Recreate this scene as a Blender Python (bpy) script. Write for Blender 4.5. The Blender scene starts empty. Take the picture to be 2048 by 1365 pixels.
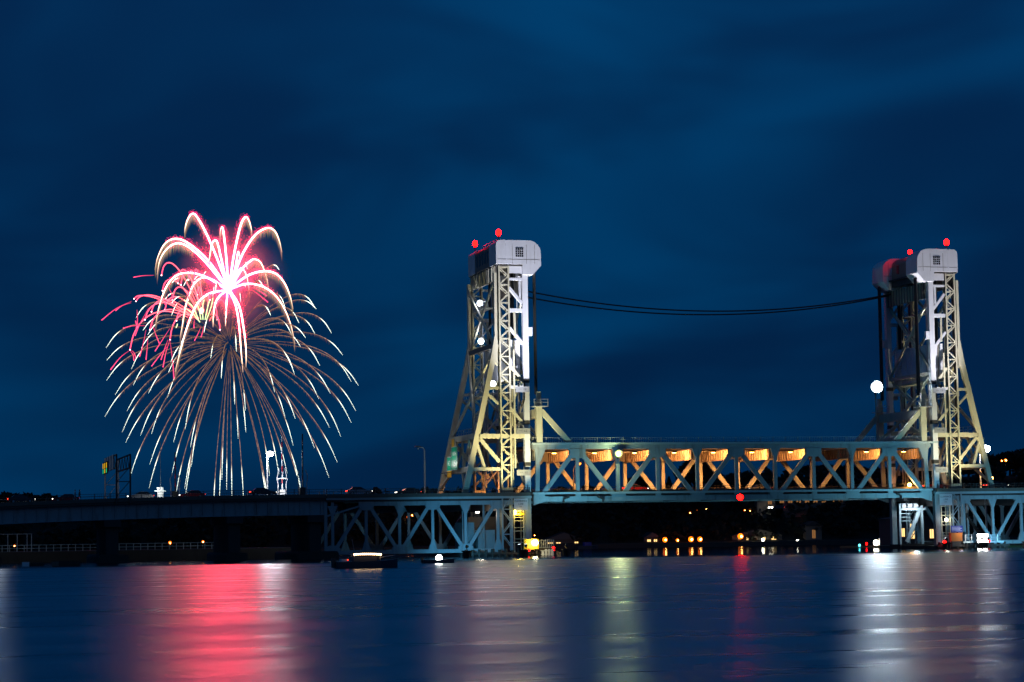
import bpy, math, random
from mathutils import Vector, Matrix
random.seed(11)
R = math.radians
sc = bpy.context.scene
col = sc.collection

# ------------------------------------------------------------------ camera
CAM = Vector((-109.171, -387.645, 3.0)); YAW, PITCH, ROLL, FPX = .26749, .08692, -.01513, 4537.27
FWD = Vector((math.sin(YAW)*math.cos(PITCH), math.cos(YAW)*math.cos(PITCH), math.sin(PITCH)))
RT = FWD.cross(Vector((0, 0, 1))).normalized(); UP = RT.cross(FWD)
c_, s_ = math.cos(ROLL), math.sin(ROLL)
RT, UP = c_*RT + s_*UP, -s_*RT + c_*UP
cd = bpy.data.cameras.new('camera'); cam = bpy.data.objects.new('camera', cd); col.objects.link(cam)
cam.matrix_world = Matrix(((RT.x, UP.x, -FWD.x, CAM.x), (RT.y, UP.y, -FWD.y, CAM.y), (RT.z, UP.z, -FWD.z, CAM.z), (0, 0, 0, 1)))
cd.sensor_width = 36; cd.sensor_fit = 'HORIZONTAL'; cd.lens = FPX/2048*36; cd.clip_start = 1; cd.clip_end = 20000
sc.camera = cam

def at(x, y, Y):                       # the place at depth Y that the photograph shows at (x, y)
    d = FWD + RT*((x-1024)/FPX) + UP*((682.5-y)/FPX)
    return CAM + d*((Y-CAM.y)/d.y)
def at_z(x, y, Z):
    d = FWD + RT*((x-1024)/FPX) + UP*((682.5-y)/FPX)
    return CAM + d*((Z-CAM.z)/d.z)

# ------------------------------------------------------------------ world: late dusk with thin cloud
world = bpy.data.worlds.new('World'); sc.world = world; world.use_nodes = True
nt = world.node_tree; N = nt.nodes; L = nt.links; N.clear()
wo = N.new('ShaderNodeOutputWorld'); bg = N.new('ShaderNodeBackground')
sky = N.new('ShaderNodeTexSky'); sky.sky_type = 'NISHITA'; sky.sun_disc = False
sky.sun_elevation = R(-4); sky.sun_rotation = R(195)
tc = N.new('ShaderNodeTexCoord')
mp = N.new('ShaderNodeMapping'); mp.inputs['Location'].default_value = (3.1, 1, 0); mp.inputs['Scale'].default_value = (1.0, 1.0, 2.6); mp.inputs['Rotation'].default_value = (0, R(9), 0)
n1 = N.new('ShaderNodeTexNoise'); n1.inputs['Scale'].default_value = 4.6; n1.inputs['Detail'].default_value = 3; n1.inputs['Roughness'].default_value = .5; n1.inputs['Distortion'].default_value = .5
mr = N.new('ShaderNodeMapRange'); mr.inputs['From Min'].default_value = .36; mr.inputs['From Max'].default_value = .72; mr.interpolation_type = 'SMOOTHSTEP'
mix = N.new('ShaderNodeMix'); mix.data_type = 'RGBA'
mix.inputs['A'].default_value = (.0008, .0172, .0650, 1); mix.inputs['B'].default_value = (.0002, .0420, .1340, 1)
mul = N.new('ShaderNodeMix'); mul.data_type = 'RGBA'; mul.blend_type = 'ADD'; mul.inputs['Factor'].default_value = .02
L.new(tc.outputs['Generated'], mp.inputs['Vector']); L.new(mp.outputs['Vector'], n1.inputs['Vector'])
L.new(n1.outputs['Fac'], mr.inputs['Value']); L.new(mr.outputs['Result'], mix.inputs['Factor'])
L.new(mix.outputs['Result'], mul.inputs['A']); L.new(sky.outputs['Color'], mul.inputs['B'])
sz = N.new('ShaderNodeSeparateXYZ'); el = N.new('ShaderNodeMapRange'); el.inputs['From Min'].default_value = 0; el.inputs['From Max'].default_value = .30; el.inputs['To Min'].default_value = .78; el.inputs['To Max'].default_value = 1.25
L.new(tc.outputs['Generated'], sz.inputs[0]); L.new(sz.outputs['Z'], el.inputs['Value']); L.new(el.outputs['Result'], bg.inputs['Strength'])
L.new(mul.outputs['Result'], bg.inputs['Color'])
L.new(bg.outputs['Background'], wo.inputs['Surface'])

sun = bpy.data.lights.new('twilight', 'SUN'); sun.energy = .02; sun.angle = R(20); sun.color = (.6, .75, 1)
so = bpy.data.objects.new('twilight', sun); col.objects.link(so); so.rotation_euler = (R(70), 0, R(15))

vs = sc.view_settings; vs.view_transform = 'Standard'; vs.look = 'None'; vs.exposure = 0; vs.gamma = 1; vs.use_curve_mapping = False
cy = sc.cycles; cy.use_denoising = True; cy.max_bounces = 4; cy.diffuse_bounces = 2; cy.glossy_bounces = 3
cy.caustics_reflective = False; cy.caustics_refractive = False; cy.sample_clamp_indirect = 4

# ------------------------------------------------------------------ materials
def nodes(name):
    m = bpy.data.materials.new(name); m.use_nodes = True
    return m, m.node_tree.nodes, m.node_tree.links, m.node_tree.nodes['Principled BSDF']
def paint(name, c, rough=.5, wear_and_light=.25, stain_and_shade=(.16, .09, .05), metal=0, scale=1.2):
    m, n, l, b = nodes(name)
    t = n.new('ShaderNodeTexCoord'); mpp = n.new('ShaderNodeMapping'); mpp.inputs['Scale'].default_value = (1, 1, .22)
    a = n.new('ShaderNodeTexNoise'); a.inputs['Scale'].default_value = scale; a.inputs['Detail'].default_value = 6; a.inputs['Roughness'].default_value = .65
    r1 = n.new('ShaderNodeValToRGB'); r1.color_ramp.elements[0].position = .52; r1.color_ramp.elements[1].position = .78
    a2 = n.new('ShaderNodeTexNoise'); a2.inputs['Scale'].default_value = .35; a2.inputs['Detail'].default_value = 3
    hsv = n.new('ShaderNodeMix'); hsv.data_type = 'RGBA'; hsv.inputs['A'].default_value = (*[x*.8 for x in c], 1); hsv.inputs['B'].default_value = (*[min(1, x*1.12) for x in c], 1)
    mx = n.new('ShaderNodeMix'); mx.data_type = 'RGBA'; mx.inputs['B'].default_value = (*stain_and_shade, 1)
    ma = n.new('ShaderNodeMath'); ma.operation = 'MULTIPLY'; ma.inputs[1].default_value = wear_and_light
    l.new(t.outputs['Object'], mpp.inputs['Vector']); l.new(mpp.outputs['Vector'], a.inputs['Vector']); l.new(t.outputs['Object'], a2.inputs['Vector'])
    l.new(a.outputs['Fac'], r1.inputs['Fac']); l.new(r1.outputs['Color'], ma.inputs[0])
    l.new(a2.outputs['Fac'], hsv.inputs['Factor']); l.new(hsv.outputs['Result'], mx.inputs['A']); l.new(ma.outputs[0], mx.inputs['Factor'])
    l.new(mx.outputs['Result'], b.inputs['Base Color'])
    b.inputs['Roughness'].default_value = rough; b.inputs['Metallic'].default_value = metal
    return m
def glow(name, c, s, sample=True):
    m = bpy.data.materials.new(name); m.use_nodes = True; n = m.node_tree.nodes; n.clear()
    e = n.new('ShaderNodeEmission'); o = n.new('ShaderNodeOutputMaterial'); e.inputs['Color'].default_value = (*c, 1); e.inputs['Strength'].default_value = s
    m.node_tree.links.new(e.outputs[0], o.inputs['Surface'])
    if not sample: m.cycles.emission_sampling = 'NONE'
    return m
M = dict(
    cream=paint('cream_steel', (.60, .56, .40), .55, .45), white=paint('white_panel', (.72, .72, .74), .5, .25, (.3, .27, .22)),
    blue=paint('blue_steel_patchlit', (.29, .35, .37), .55, .85, (.11, .075, .05), scale=.8), bluew=paint('pale_blue_steel', (.40, .48, .50), .55, .4),  # blue: stains strengthened so their patches also stand for patchy light
    beam=paint('floor_beam_paint', (.42, .38, .33), .6, .6, (.12, .06, .03)), dark=paint('dark_steel', (.035, .034, .033), .6, .3), rope=paint('greased_rope', (.012, .012, .012), .5, 0),
    darkconc=paint('wet_dark_concrete', (.045, .043, .04), .9, .4, (.02, .018, .015)), conc=paint('concrete', (.2, .19, .175), .9, .5, (.06, .05, .04)), asphalt=paint('asphalt', (.05, .05, .052), .85, .2),
    timber=paint('wet_timber', (.035, .026, .02), .8, .4, (.01, .01, .01)), galv=paint('galvanised', (.38, .39, .40), .45, .2, metal=.3),
    barrier=paint('barrier_concrete', (.14, .115, .09), .85, .5, (.05, .035, .02)), brown=paint('brown_house', (.19, .165, .14), .6, .3),
    glass=paint('window_glass', (.012, .014, .018), .08, 0), yellow=paint('yellow_paint', (.75, .47, .02), .5, .2),
    green=paint('sign_green', (.0, .30, .15), .4, 0), signw=paint('sign_white', (.8, .8, .8), .5, 0), amber=paint('sign_amber', (.7, .36, .01), .5, 0),
    ink=paint('sign_ink', (.02, .02, .02), .6, 0), nblue=paint('sign_blue', (.03, .05, .35), .5, 0), red=paint('red_paint', (.5, .02, .02), .5, 0),
    orange=paint('orange_paint', (.6, .2, .02), .6, .3), house=paint('house_siding', (.16, .14, .12), .8, .2), roof=paint('roof_shingle', (.05, .045, .045), .9, .2),
    hull=paint('dark_hull', (.03, .035, .05), .3, 0), tyre=paint('tyre', (.015, .015, .015), .8, 0),
    car1=paint('car_paint_dark', (.03, .035, .045), .25, 0), car2=paint('car_paint_silver', (.3, .31, .33), .25, 0), car3=paint('car_paint_red', (.3, .02, .02), .25, 0),
    cloth1=paint('cloth_blue', (.16, .4, .5), .9, 0), cloth2=paint('cloth_grey', (.12, .11, .11), .9, 0),
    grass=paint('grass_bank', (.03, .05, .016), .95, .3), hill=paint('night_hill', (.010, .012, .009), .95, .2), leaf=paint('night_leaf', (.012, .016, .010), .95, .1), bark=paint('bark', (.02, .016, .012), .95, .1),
)
G = dict(
    redlamp=glow('red_lamp', (1, .0008, .0006), 60), redn=glow('red_nav', (1, .002, .0015), 16), flood=glow('flood_lamp', (.86, .93, 1), 9),
    street=glow('street_lamp_lens', (.82, .92, 1), 70), star=glow('big_flood_lens', (.76, .92, 1), 480), greenrim=glow('green_rim', (.55, 1, .12), 1.6), greeny=glow('greenish_lamp', (.72, 1, .35), 60),
    roadsod=glow('road_sodium', (1, .17, .008), 7), sodium=glow('sodium_lens', (1, .46, .07), 60), sodfar=glow('sodium_far', (1, .15, .004), 3.4), bulb=glow('warm_bulb', (1, .6, .14), 50), warmwin=glow('warm_window', (1, .62, .22), 1.8), dimwin=glow('dim_window', (1, .45, .15), .25), boat=glow('boat_streak', (1, .62, .30), 14),
    yel=glow('yellow_lamp', (1, .72, .12), 20), head=glow('head_lamp', (1, .93, .8), 6), tail=glow('tail_lamp', (1, .05, .02), 4),
    gr=glow('green_nav', (.05, 1, .5), 4), cy=glow('cyan_nav', (.1, .9, 1), 6), sigY=glow('signal_amber', (1, .55, .02), .8), sigG=glow('signal_green', (.02, .8, .35), .7), pierflood=glow('pier_flood_lens', (1, .97, .92), 60),
    boatlamp=glow('boat_headlamp', (1, .98, .9), 40), yflood=glow('yellow_flood', (1, .93, .7), 30),
)

# ------------------------------------------------------------------ mesh helpers
ORG = {}
class MB:
    def __init__(s): s.v = []; s.f = []
    def box(s, a, b):
        x0, x1 = sorted((a[0], b[0])); y0, y1 = sorted((a[1], b[1])); z0, z1 = sorted((a[2], b[2])); k = len(s.v)
        s.v += [(x, y, z) for z in (z0, z1) for y in (y0, y1) for x in (x0, x1)]
        s.f += [tuple(k+i for i in q) for q in ((0, 2, 3, 1), (4, 5, 7, 6), (0, 1, 5, 4), (2, 6, 7, 3), (0, 4, 6, 2), (1, 3, 7, 5))]
        return s
    def beam(s, p, q, w, h, up=(0, 1, 0), w2=None):
        p, q = Vector(p), Vector(q); d = (q-p).normalized(); up = Vector(up)
        if abs(d.dot(up)) > .97: up = Vector((1, 0, 0))
        a = d.cross(up).normalized(); b = a.cross(d); k = len(s.v); w2 = w2 or w
        for c, ww in ((p, w), (q, w2)):
            for i, j in ((-1, -1), (1, -1), (1, 1), (-1, 1)): s.v.append(tuple(c + a*(i*ww/2) + b*(j*h/2)))
        s.f += [(k, k+3, k+2, k+1), (k+4, k+5, k+6, k+7)] + [(k+i, k+(i+1) % 4, k+4+(i+1) % 4, k+4+i) for i in range(4)]
        return s
    def tube(s, pts, r, n=6, cap=True):
        pts = [Vector(p) for p in pts]; k0 = len(s.v); rr = r if isinstance(r, (list, tuple)) else [r]*len(pts)
        for i, p in enumerate(pts):
            d = (pts[min(i+1, len(pts)-1)] - pts[max(i-1, 0)]).normalized(); u = Vector((0, 1, 0)) if abs(d.y) < .9 else Vector((1, 0, 0))
            a = d.cross(u).normalized(); b = d.cross(a)
            for j in range(n):
                t = 2*math.pi*j/n; s.v.append(tuple(p + (a*math.cos(t) + b*math.sin(t))*rr[i]))
        for i in range(len(pts)-1):
            for j in range(n): s.f.append((k0+i*n+j, k0+i*n+(j+1) % n, k0+(i+1)*n+(j+1) % n, k0+(i+1)*n+j))
        if cap: s.f += [tuple(k0+j for j in reversed(range(n))), tuple(k0+(len(pts)-1)*n+j for j in range(n))]
        return s
    def prism(s, poly, d0, d1, ax='y'):           # poly of (x,z) extruded along y, or (x,y) along z, or (y,z) along x
        k = len(s.v); n = len(poly)
        for d in (d0, d1):
            for a, b in poly: s.v.append((a, d, b) if ax == 'y' else (a, b, d) if ax == 'z' else (d, a, b))
        s.f += [tuple(k+i for i in range(n)), tuple(k+n+i for i in reversed(range(n)))] + [(k+i, k+n+i, k+n+(i+1) % n, k+(i+1) % n) for i in range(n)]
        return s
    def ball(s, c, r, n=10, m=6, sc3=(1, 1, 1)):
        k = len(s.v); c = Vector(c)
        for i in range(m+1):
            t = math.pi*i/m
            for j in range(n):
                p = 2*math.pi*j/n; s.v.append((c.x+r*sc3[0]*math.sin(t)*math.cos(p), c.y+r*sc3[1]*math.sin(t)*math.sin(p), c.z+r*sc3[2]*math.cos(t)))
        for i in range(m):
            for j in range(n): s.f.append((k+i*n+j, k+(i+1)*n+j, k+(i+1)*n+(j+1) % n, k+i*n+(j+1) % n))
        return s
    def disc(s, c, d, r, t, n=14):                 # a thick disc facing along d
        d = Vector(d).normalized(); c = Vector(c); return s.tube([c, c+d*t], r, n)
    def make(s, name, mat, parent=None, label=None, cat=None, group=None, kind=None, smooth=False):
        o0 = ORG.get(parent, Vector((0, 0, 0))) if parent is not None else Vector((0, 0, 0))
        me = bpy.data.meshes.new(name); me.from_pydata([(x-o0.x, y-o0.y, z-o0.z) for x, y, z in s.v], [], s.f); me.update()
        if smooth:
            for p in me.polygons: p.use_smooth = True
        if mat is not None: me.materials.append(M[mat] if mat in M else G[mat] if isinstance(mat, str) else mat)
        o = bpy.data.objects.new(name, me); col.objects.link(o)
        if parent is not None: o.parent = parent; ORG[o] = o0
        tag(o, label, cat, group, kind); return o
def tag(o, label=None, cat=None, group=None, kind=None):
    if label: o['label'] = label
    if cat: o['category'] = cat
    if group: o['group'] = group
    if kind: o['kind'] = kind
    return o
def empty(name, loc, label, cat, group=None, local=False, rz=0):
    o = bpy.data.objects.new(name, None); col.objects.link(o); o.location = loc; o.rotation_euler.z = rz; o.empty_display_size = .5
    ORG[o] = Vector((0, 0, 0)) if local else Vector(loc)
    return tag(o, label, cat, group)
def part(name, mat, par, fn, **k):
    m = MB(); fn(m); return m.make(name, mat, par, **k)
def pbox(name, mat, par, a, b, **k): return MB().box(a, b).make(name, mat, par, **k)
def pbeam(name, mat, par, p, q, w, h, up=(0, 1, 0), **k): return MB().beam(p, q, w, h, up, k.pop('w2', None)).make(name, mat, par, **k)
def spot(par, loc, target, power, c, ang, blend=.6, r=.3):
    l = bpy.data.lights.new('lamp_light', 'SPOT'); l.energy = power; l.color = c; l.spot_size = R(ang); l.spot_blend = blend; l.shadow_soft_size = r
    o = bpy.data.objects.new('lamp_light', l); col.objects.link(o); loc = Vector(loc)
    o.rotation_euler = (Vector(target)-loc).to_track_quat('-Z', 'Y').to_euler()
    o.parent = par; o.location = loc - ORG[par]; return o
def point(par, loc, power, c, r=.2):
    l = bpy.data.lights.new('lamp_light', 'POINT'); l.energy = power; l.color = c; l.shadow_soft_size = r
    o = bpy.data.objects.new('lamp_light', l); col.objects.link(o); o.parent = par; o.location = Vector(loc) - ORG[par]; return o
FONT = {'A': '01110100011000111111100011000110001', 'C': '01111100001000010000100001000001111', 'E': '11111100001000011110100001000011111', 'L': '10000100001000010000100001000011111', 'R': '11110100011000111110101001001010001',
        'N': '10001110011010110011100011000110001', 'F': '11111100001000011110100001000010000', 'T': '11111001000010000100001000010000100', 'I': '01110001000010000100001000010001110', ' ': '0'*35,
        '1': '00100011000010000100001000010001110', '0': '01110100011000110001100011000101110', '8': '01110100011000101110100011000101110', '4': '00010001100101010010111110001000010', '2': '01110100010000100110010001000011111', '6': '00110010001000011110100011000101110', 'M': '10001110111010110001100011000110001', 'U': '10001100011000110001100011000101110', 'S': '01111100001000001110000010000111110', 'O': '01110100011000110001100011000101110', 'H': '10001100011000111111100011000110001', '-': '00000000000000011111000000000000000'}
def letters(m, text, org, ex, ez, h, out):       # block capitals as raised strokes
    px = h/7; ex, ez, out = Vector(ex), Vector(ez), Vector(out); org = Vector(org); wdt = len(text)*6*px - px
    for i, ch in enumerate(text):
        g = FONT[ch]
        for rr in range(7):
            cc = 0
            while cc < 5:
                if g[rr*5+cc] == '1':
                    e = cc
                    while e < 5 and g[rr*5+e] == '1': e += 1
                    a = org + ex*((i*6+cc)*px - wdt/2) + ez*((6-rr)*px); b = ex*((e-cc)*px); u = ez*px; k = len(m.v)
                    for q in (a, a+b, a+b+u, a+u): m.v.append(tuple(q+out))
                    m.f.append((k, k+1, k+2, k+3)); cc = e
                else: cc += 1

# ------------------------------------------------------------------ water
m, n, l, b = nodes('lake_water'); n.remove(b)
g = n.new('ShaderNodeNewGeometry'); sx = n.new('ShaderNodeSeparateXYZ'); l.new(g.outputs['Position'], sx.inputs[0])
nz = n.new('ShaderNodeTexNoise'); nz.inputs['Scale'].default_value = .012; nz.inputs['Detail'].default_value = 2; l.new(g.outputs['Position'], nz.inputs['Vector'])
ad = n.new('ShaderNodeMath'); ad.operation = 'MULTIPLY_ADD'; ad.inputs[1].default_value = 60; l.new(nz.outputs['Fac'], ad.inputs[0]); l.new(sx.outputs['Y'], ad.inputs[2])
rr_ = n.new('ShaderNodeMapRange'); rr_.inputs['From Min'].default_value = -60; rr_.inputs['From Max'].default_value = 5; rr_.inputs['To Min'].default_value = .33; rr_.inputs['To Max'].default_value = .06; rr_.interpolation_type = 'SMOOTHSTEP'
l.new(ad.outputs[0], rr_.inputs['Value'])
mpp = n.new('ShaderNodeMapping'); mpp.inputs['Scale'].default_value = (.022, .17, 1); mpp.inputs['Rotation'].default_value = (0, 0, R(-15)); l.new(g.outputs['Position'], mpp.inputs['Vector'])
wp = n.new('ShaderNodeTexNoise'); wp.inputs['Scale'].default_value = 1; wp.inputs['Detail'].default_value = 6; wp.inputs['Roughness'].default_value = .7; l.new(mpp.outputs['Vector'], wp.inputs['Vector'])
wm = n.new('ShaderNodeMapRange'); wm.inputs['From Min'].default_value = .3; wm.inputs['From Max'].default_value = .7; wm.inputs['To Min'].default_value = .64; wm.inputs['To Max'].default_value = 1.24; l.new(wp.outputs['Fac'], wm.inputs['Value'])
rm = n.new('ShaderNodeMath'); rm.operation = 'MULTIPLY'; l.new(rr_.outputs['Result'], rm.inputs[0]); l.new(wm.outputs['Result'], rm.inputs[1])
mp1 = n.new('ShaderNodeMapping'); mp1.inputs['Scale'].default_value = (.03, .14, 1); mp1.inputs['Rotation'].default_value = (0, 0, R(-15)); l.new(g.outputs['Position'], mp1.inputs['Vector'])
w1 = n.new('ShaderNodeTexNoise'); w1.inputs['Scale'].default_value = 1.0; w1.inputs['Detail'].default_value = 7; w1.inputs['Roughness'].default_value = .6; l.new(mp1.outputs['Vector'], w1.inputs['Vector'])
bp = n.new('ShaderNodeBump'); bp.inputs['Strength'].default_value = 1.0; bp.inputs['Distance'].default_value = .24; l.new(w1.outputs['Fac'], bp.inputs['Height'])
gs_ = n.new('ShaderNodeBsdfGlossy'); gs_.distribution = 'BECKMANN'; gs_.inputs['Color'].default_value = (.92, .96, 1, 1); l.new(rm.outputs[0], gs_.inputs['Roughness']); l.new(bp.outputs['Normal'], gs_.inputs['Normal'])
df = n.new('ShaderNodeBsdfDiffuse'); df.inputs['Color'].default_value = (.0015, .008, .02, 1)
fr_ = n.new('ShaderNodeFresnel'); fr_.inputs['IOR'].default_value = 1.33; fm = n.new('ShaderNodeMath'); fm.operation = 'MULTIPLY'; fm.inputs[1].default_value = .62; l.new(fr_.outputs[0], fm.inputs[0])
mxs = n.new('ShaderNodeMixShader'); l.new(fm.outputs[0], mxs.inputs[0]); l.new(df.outputs[0], mxs.inputs[1]); l.new(gs_.outputs[0], mxs.inputs[2])
l.new(mxs.outputs[0], n['Material Output'].inputs['Surface'])
M['water'] = m
MB().prism([(-1400, -450), (1400, -450), (1400, 1250), (-1400, 1250)], -6, 0, 'z').make('water', 'water', kind='structure')

# ------------------------------------------------------------------ bridge: shared pieces
YN, YF = 0.0, 19.0                      # near and far truss planes
def zo(x): return -.00035*(x+40)**2 if x < -40 else 0.0      # the road dips towards the left shore
def railing(par, x0, x1, y, z, h, step, mat, off=lambda x: 0, rails=(1, .55), r=.04, mesh=False):
    n = max(1, round((x1-x0)/step))
    for i in range(n+1):
        x = x0 + (x1-x0)*i/n
        pbox('railing_post', mat, par, (x-.06, y-.06, z+off(x)), (x+.06, y+.06, z+off(x)+h+.06))
    k = max(1, int(abs(x1-x0)/12))
    for f in rails:
        part('rail', mat, par, lambda m: m.tube([(x0+(x1-x0)*i/k, y, z+off(x0+(x1-x0)*i/k)+h*f) for i in range(k+1)], r, 5))
    if mesh:
        def bars(m):
            q = int(abs(x1-x0)/.34)
            for i in range(q):
                x = x0+(x1-x0)*(i+.5)/q; m.beam((x, y, z+off(x)), (x, y, z+off(x)+h), .03, .03)
        part('picket_infill', mat, par, bars, kind='stuff')
def gusset(par, mat, x, y, z, w, h, drop, up=True):      # node plate, both faces of the truss
    s = -1 if up else 1
    poly = [(x-w/2, z), (x+w/2, z), (x+w/2, z+s*h), (x+w*.22, z+s*(h+drop)), (x-w*.22, z+s*(h+drop)), (x-w/2, z+s*h)]
    for yy in (y-.36, y+.33): part('gusset_plate', mat, par, lambda m: m.prism(poly, yy, yy+.03))

# ------------------------------------------------------------------ lift span
LX = 78.0
ls = empty('lift_span', (39, 9.5, 9.5), 'pale blue double deck steel truss lift span between the two towers', 'bridge span')
NX = [39 + 7.55*k for k in range(-5, 6)]
for y in (YN, YF):
    pbox('top_chord', 'blue', ls, (.45, y-.3, 18.75), (77.55, y+.3, 19.55))
    pbox('top_flange', 'bluew', ls, (-.6 if y else .3, y-.55, 19.56), (79.0 if not y else 77.7, y+.55, 19.9))
    pbox('bottom_chord', 'blue', ls, (2.4, y-.3, 9.45), (75.6, y+.3, 10.35))
    pbox('road_stringer', 'bluew', ls, (.35, y-.5, 10.75), (77.65, y+.5, 11.12))
    for i, x in enumerate(NX):
        top = i % 2 == 1
        if i in (0, 10):
            s = 1 if i == 0 else -1
            pbeam('end_post', 'blue', ls, (x+s*.3, y, 18.8), (x, y, 10.7), .75, .5)
            part('post_head', 'blue', ls, lambda m: m.prism([(x-s*.35, 18.76), (x+s*1.6, 18.76), (x+s*.75, 16.6), (x-s*.1, 16.6)], y-.32, y+.31))
        else:
            pbeam('vertical', 'blue', ls, (x, y, 18.8), (x, y, 10.3), .62, .5)
            if not top:
                part('vertical_head', 'blue', ls, lambda m: m.prism([(x-.95, 18.76), (x+.95, 18.76), (x+.33, 17.2), (x-.33, 17.2)], y-.3, y+.29))
        if top:
            gusset(ls, 'blue', x, y, 18.82, 3.0, 1.1, .55)
            for s in (-1, 1):
                pbeam('diagonal', 'blue', ls, (x+s*.9, y, 17.9), (x+s*7.0, y, 10.2), .8, .5)
        else: gusset(ls, 'blue', x, y, 10.72, 2.6, .5, .7) if 0 < i < 10 else None
        if i < 10: pbox('chord_post', 'blue', ls, (x-.5, y-.28, 10.3), (x+.5, y+.28, 10.78))
    for s, x in ((1, .5), (-1, 77.5)):                                  # coped ends of the bottom chord
        part('chord_end', 'blue', ls, lambda m: m.prism([(x, 10.7), (x+s*2.1, 10.7), (x+s*2.1, 9.5), (x+s*1.2, 9.2), (x, 8.8)][::s], y-.31, y+.3))
for i, x in enumerate(NX):                                              # floor beams with stiffeners
    fb = pbox('upper_floor_beam', 'beam', ls, (x-.06, .4, 16.95), (x+.06, 18.6, 18.74))
    pbox('lower_flange', 'beam', fb, (x-.22, .4, 16.85), (x+.22, 18.6, 16.945))
    for k in range(14):
        yy = 1.0 + k*1.25
        pbox('stiffener', 'beam', fb, (x-.2, yy-.05, 16.95), (x-.062, yy+.05, 18.7))
    pbox('lower_floor_beam', 'dark', ls, (x-.2, .4, 9.6), (x+.2, 18.6, 10.74))
pbox('upper_deck', 'dark', ls, (.2, .6, 19.0), (77.8, 18.4, 19.5))
pbox('roadway_deck', 'asphalt', ls, (.2, .55, 10.78), (77.8, 18.45, 11.05))
for y in (-.15, 19.15): railing(ls, .6, 77.4, y, 19.9, .9, 2.4, 'dark' if y > 5 else 'galv', mesh=True, r=.03)
for y in (1.1, 17.9):
    pbox('kerb_barrier', 'barrier', ls, (.3, y-.15, 11.06), (77.7, y+.15, 11.5))
    railing(ls, .6, 77.4, y, 11.5, .55, 2.4, 'dark', rails=(1,), r=.04)
for s, x0 in ((1, 0), (-1, LX)):                                        # lifting frames at both ends
    for y in (YN, YF):
        xx = x0+s*1.75
        pbox('lifting_post', 'cream', ls, (xx-.55, y-.5, 19.92), (xx+.55, y+.5, 27.3))
        pbox('post_cap', 'cream', ls, (xx-.3, y-.35, 27.3), (xx+.42, y+.35, 29.0))
        pbeam('lifting_brace', 'cream', ls, (xx+s*.5, y, 25.6), (xx+s*5.6, y, 20.0), .9, .6)
        pl = pbox('service_platform', 'galv', ls, (xx-1.2, y-1.3, 26.3), (xx+1.5, y+1.1, 26.42))
        for px_ in (-1.1, .1, 1.4):
            pbox('railing_post', 'galv', pl, (xx+px_-.05, y-1.3, 26.42), (xx+px_+.05, y-1.2, 27.6))
        for zz in (27.0, 27.55): pbox('rail', 'galv', pl, (xx-1.2, y-1.31, zz), (xx+1.5, y-1.22, zz+.07))
    for za, zb in ((24.3, 25.9), (20.6, 21.2)): pbox('lifting_girder', 'cream', ls, (x0+s*1.2, .6, za), (x0+s*2.2, 18.4, zb))
    for ya, yb in ((.6, 9.5), (18.4, 9.5)): pbeam('girder_brace', 'cream', ls, (x0+s*1.7, ya, 21.2), (x0+s*1.7, yb, 24.3), .4, .4, (1, 0, 0))
# bent drain pipes on the near chord
for x in (12.3, 6.9, 70.2): part('drain_pipe', 'dark', ls, lambda m: m.tube([(x, -.5, 10.6), (x+.1, -.55, 10.2), (x+(.9 if x > 7 else -.9), -.6, 9.9), (x+(1.0 if x > 7 else -1), -.6, 9.3)], .17, 8))

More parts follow.
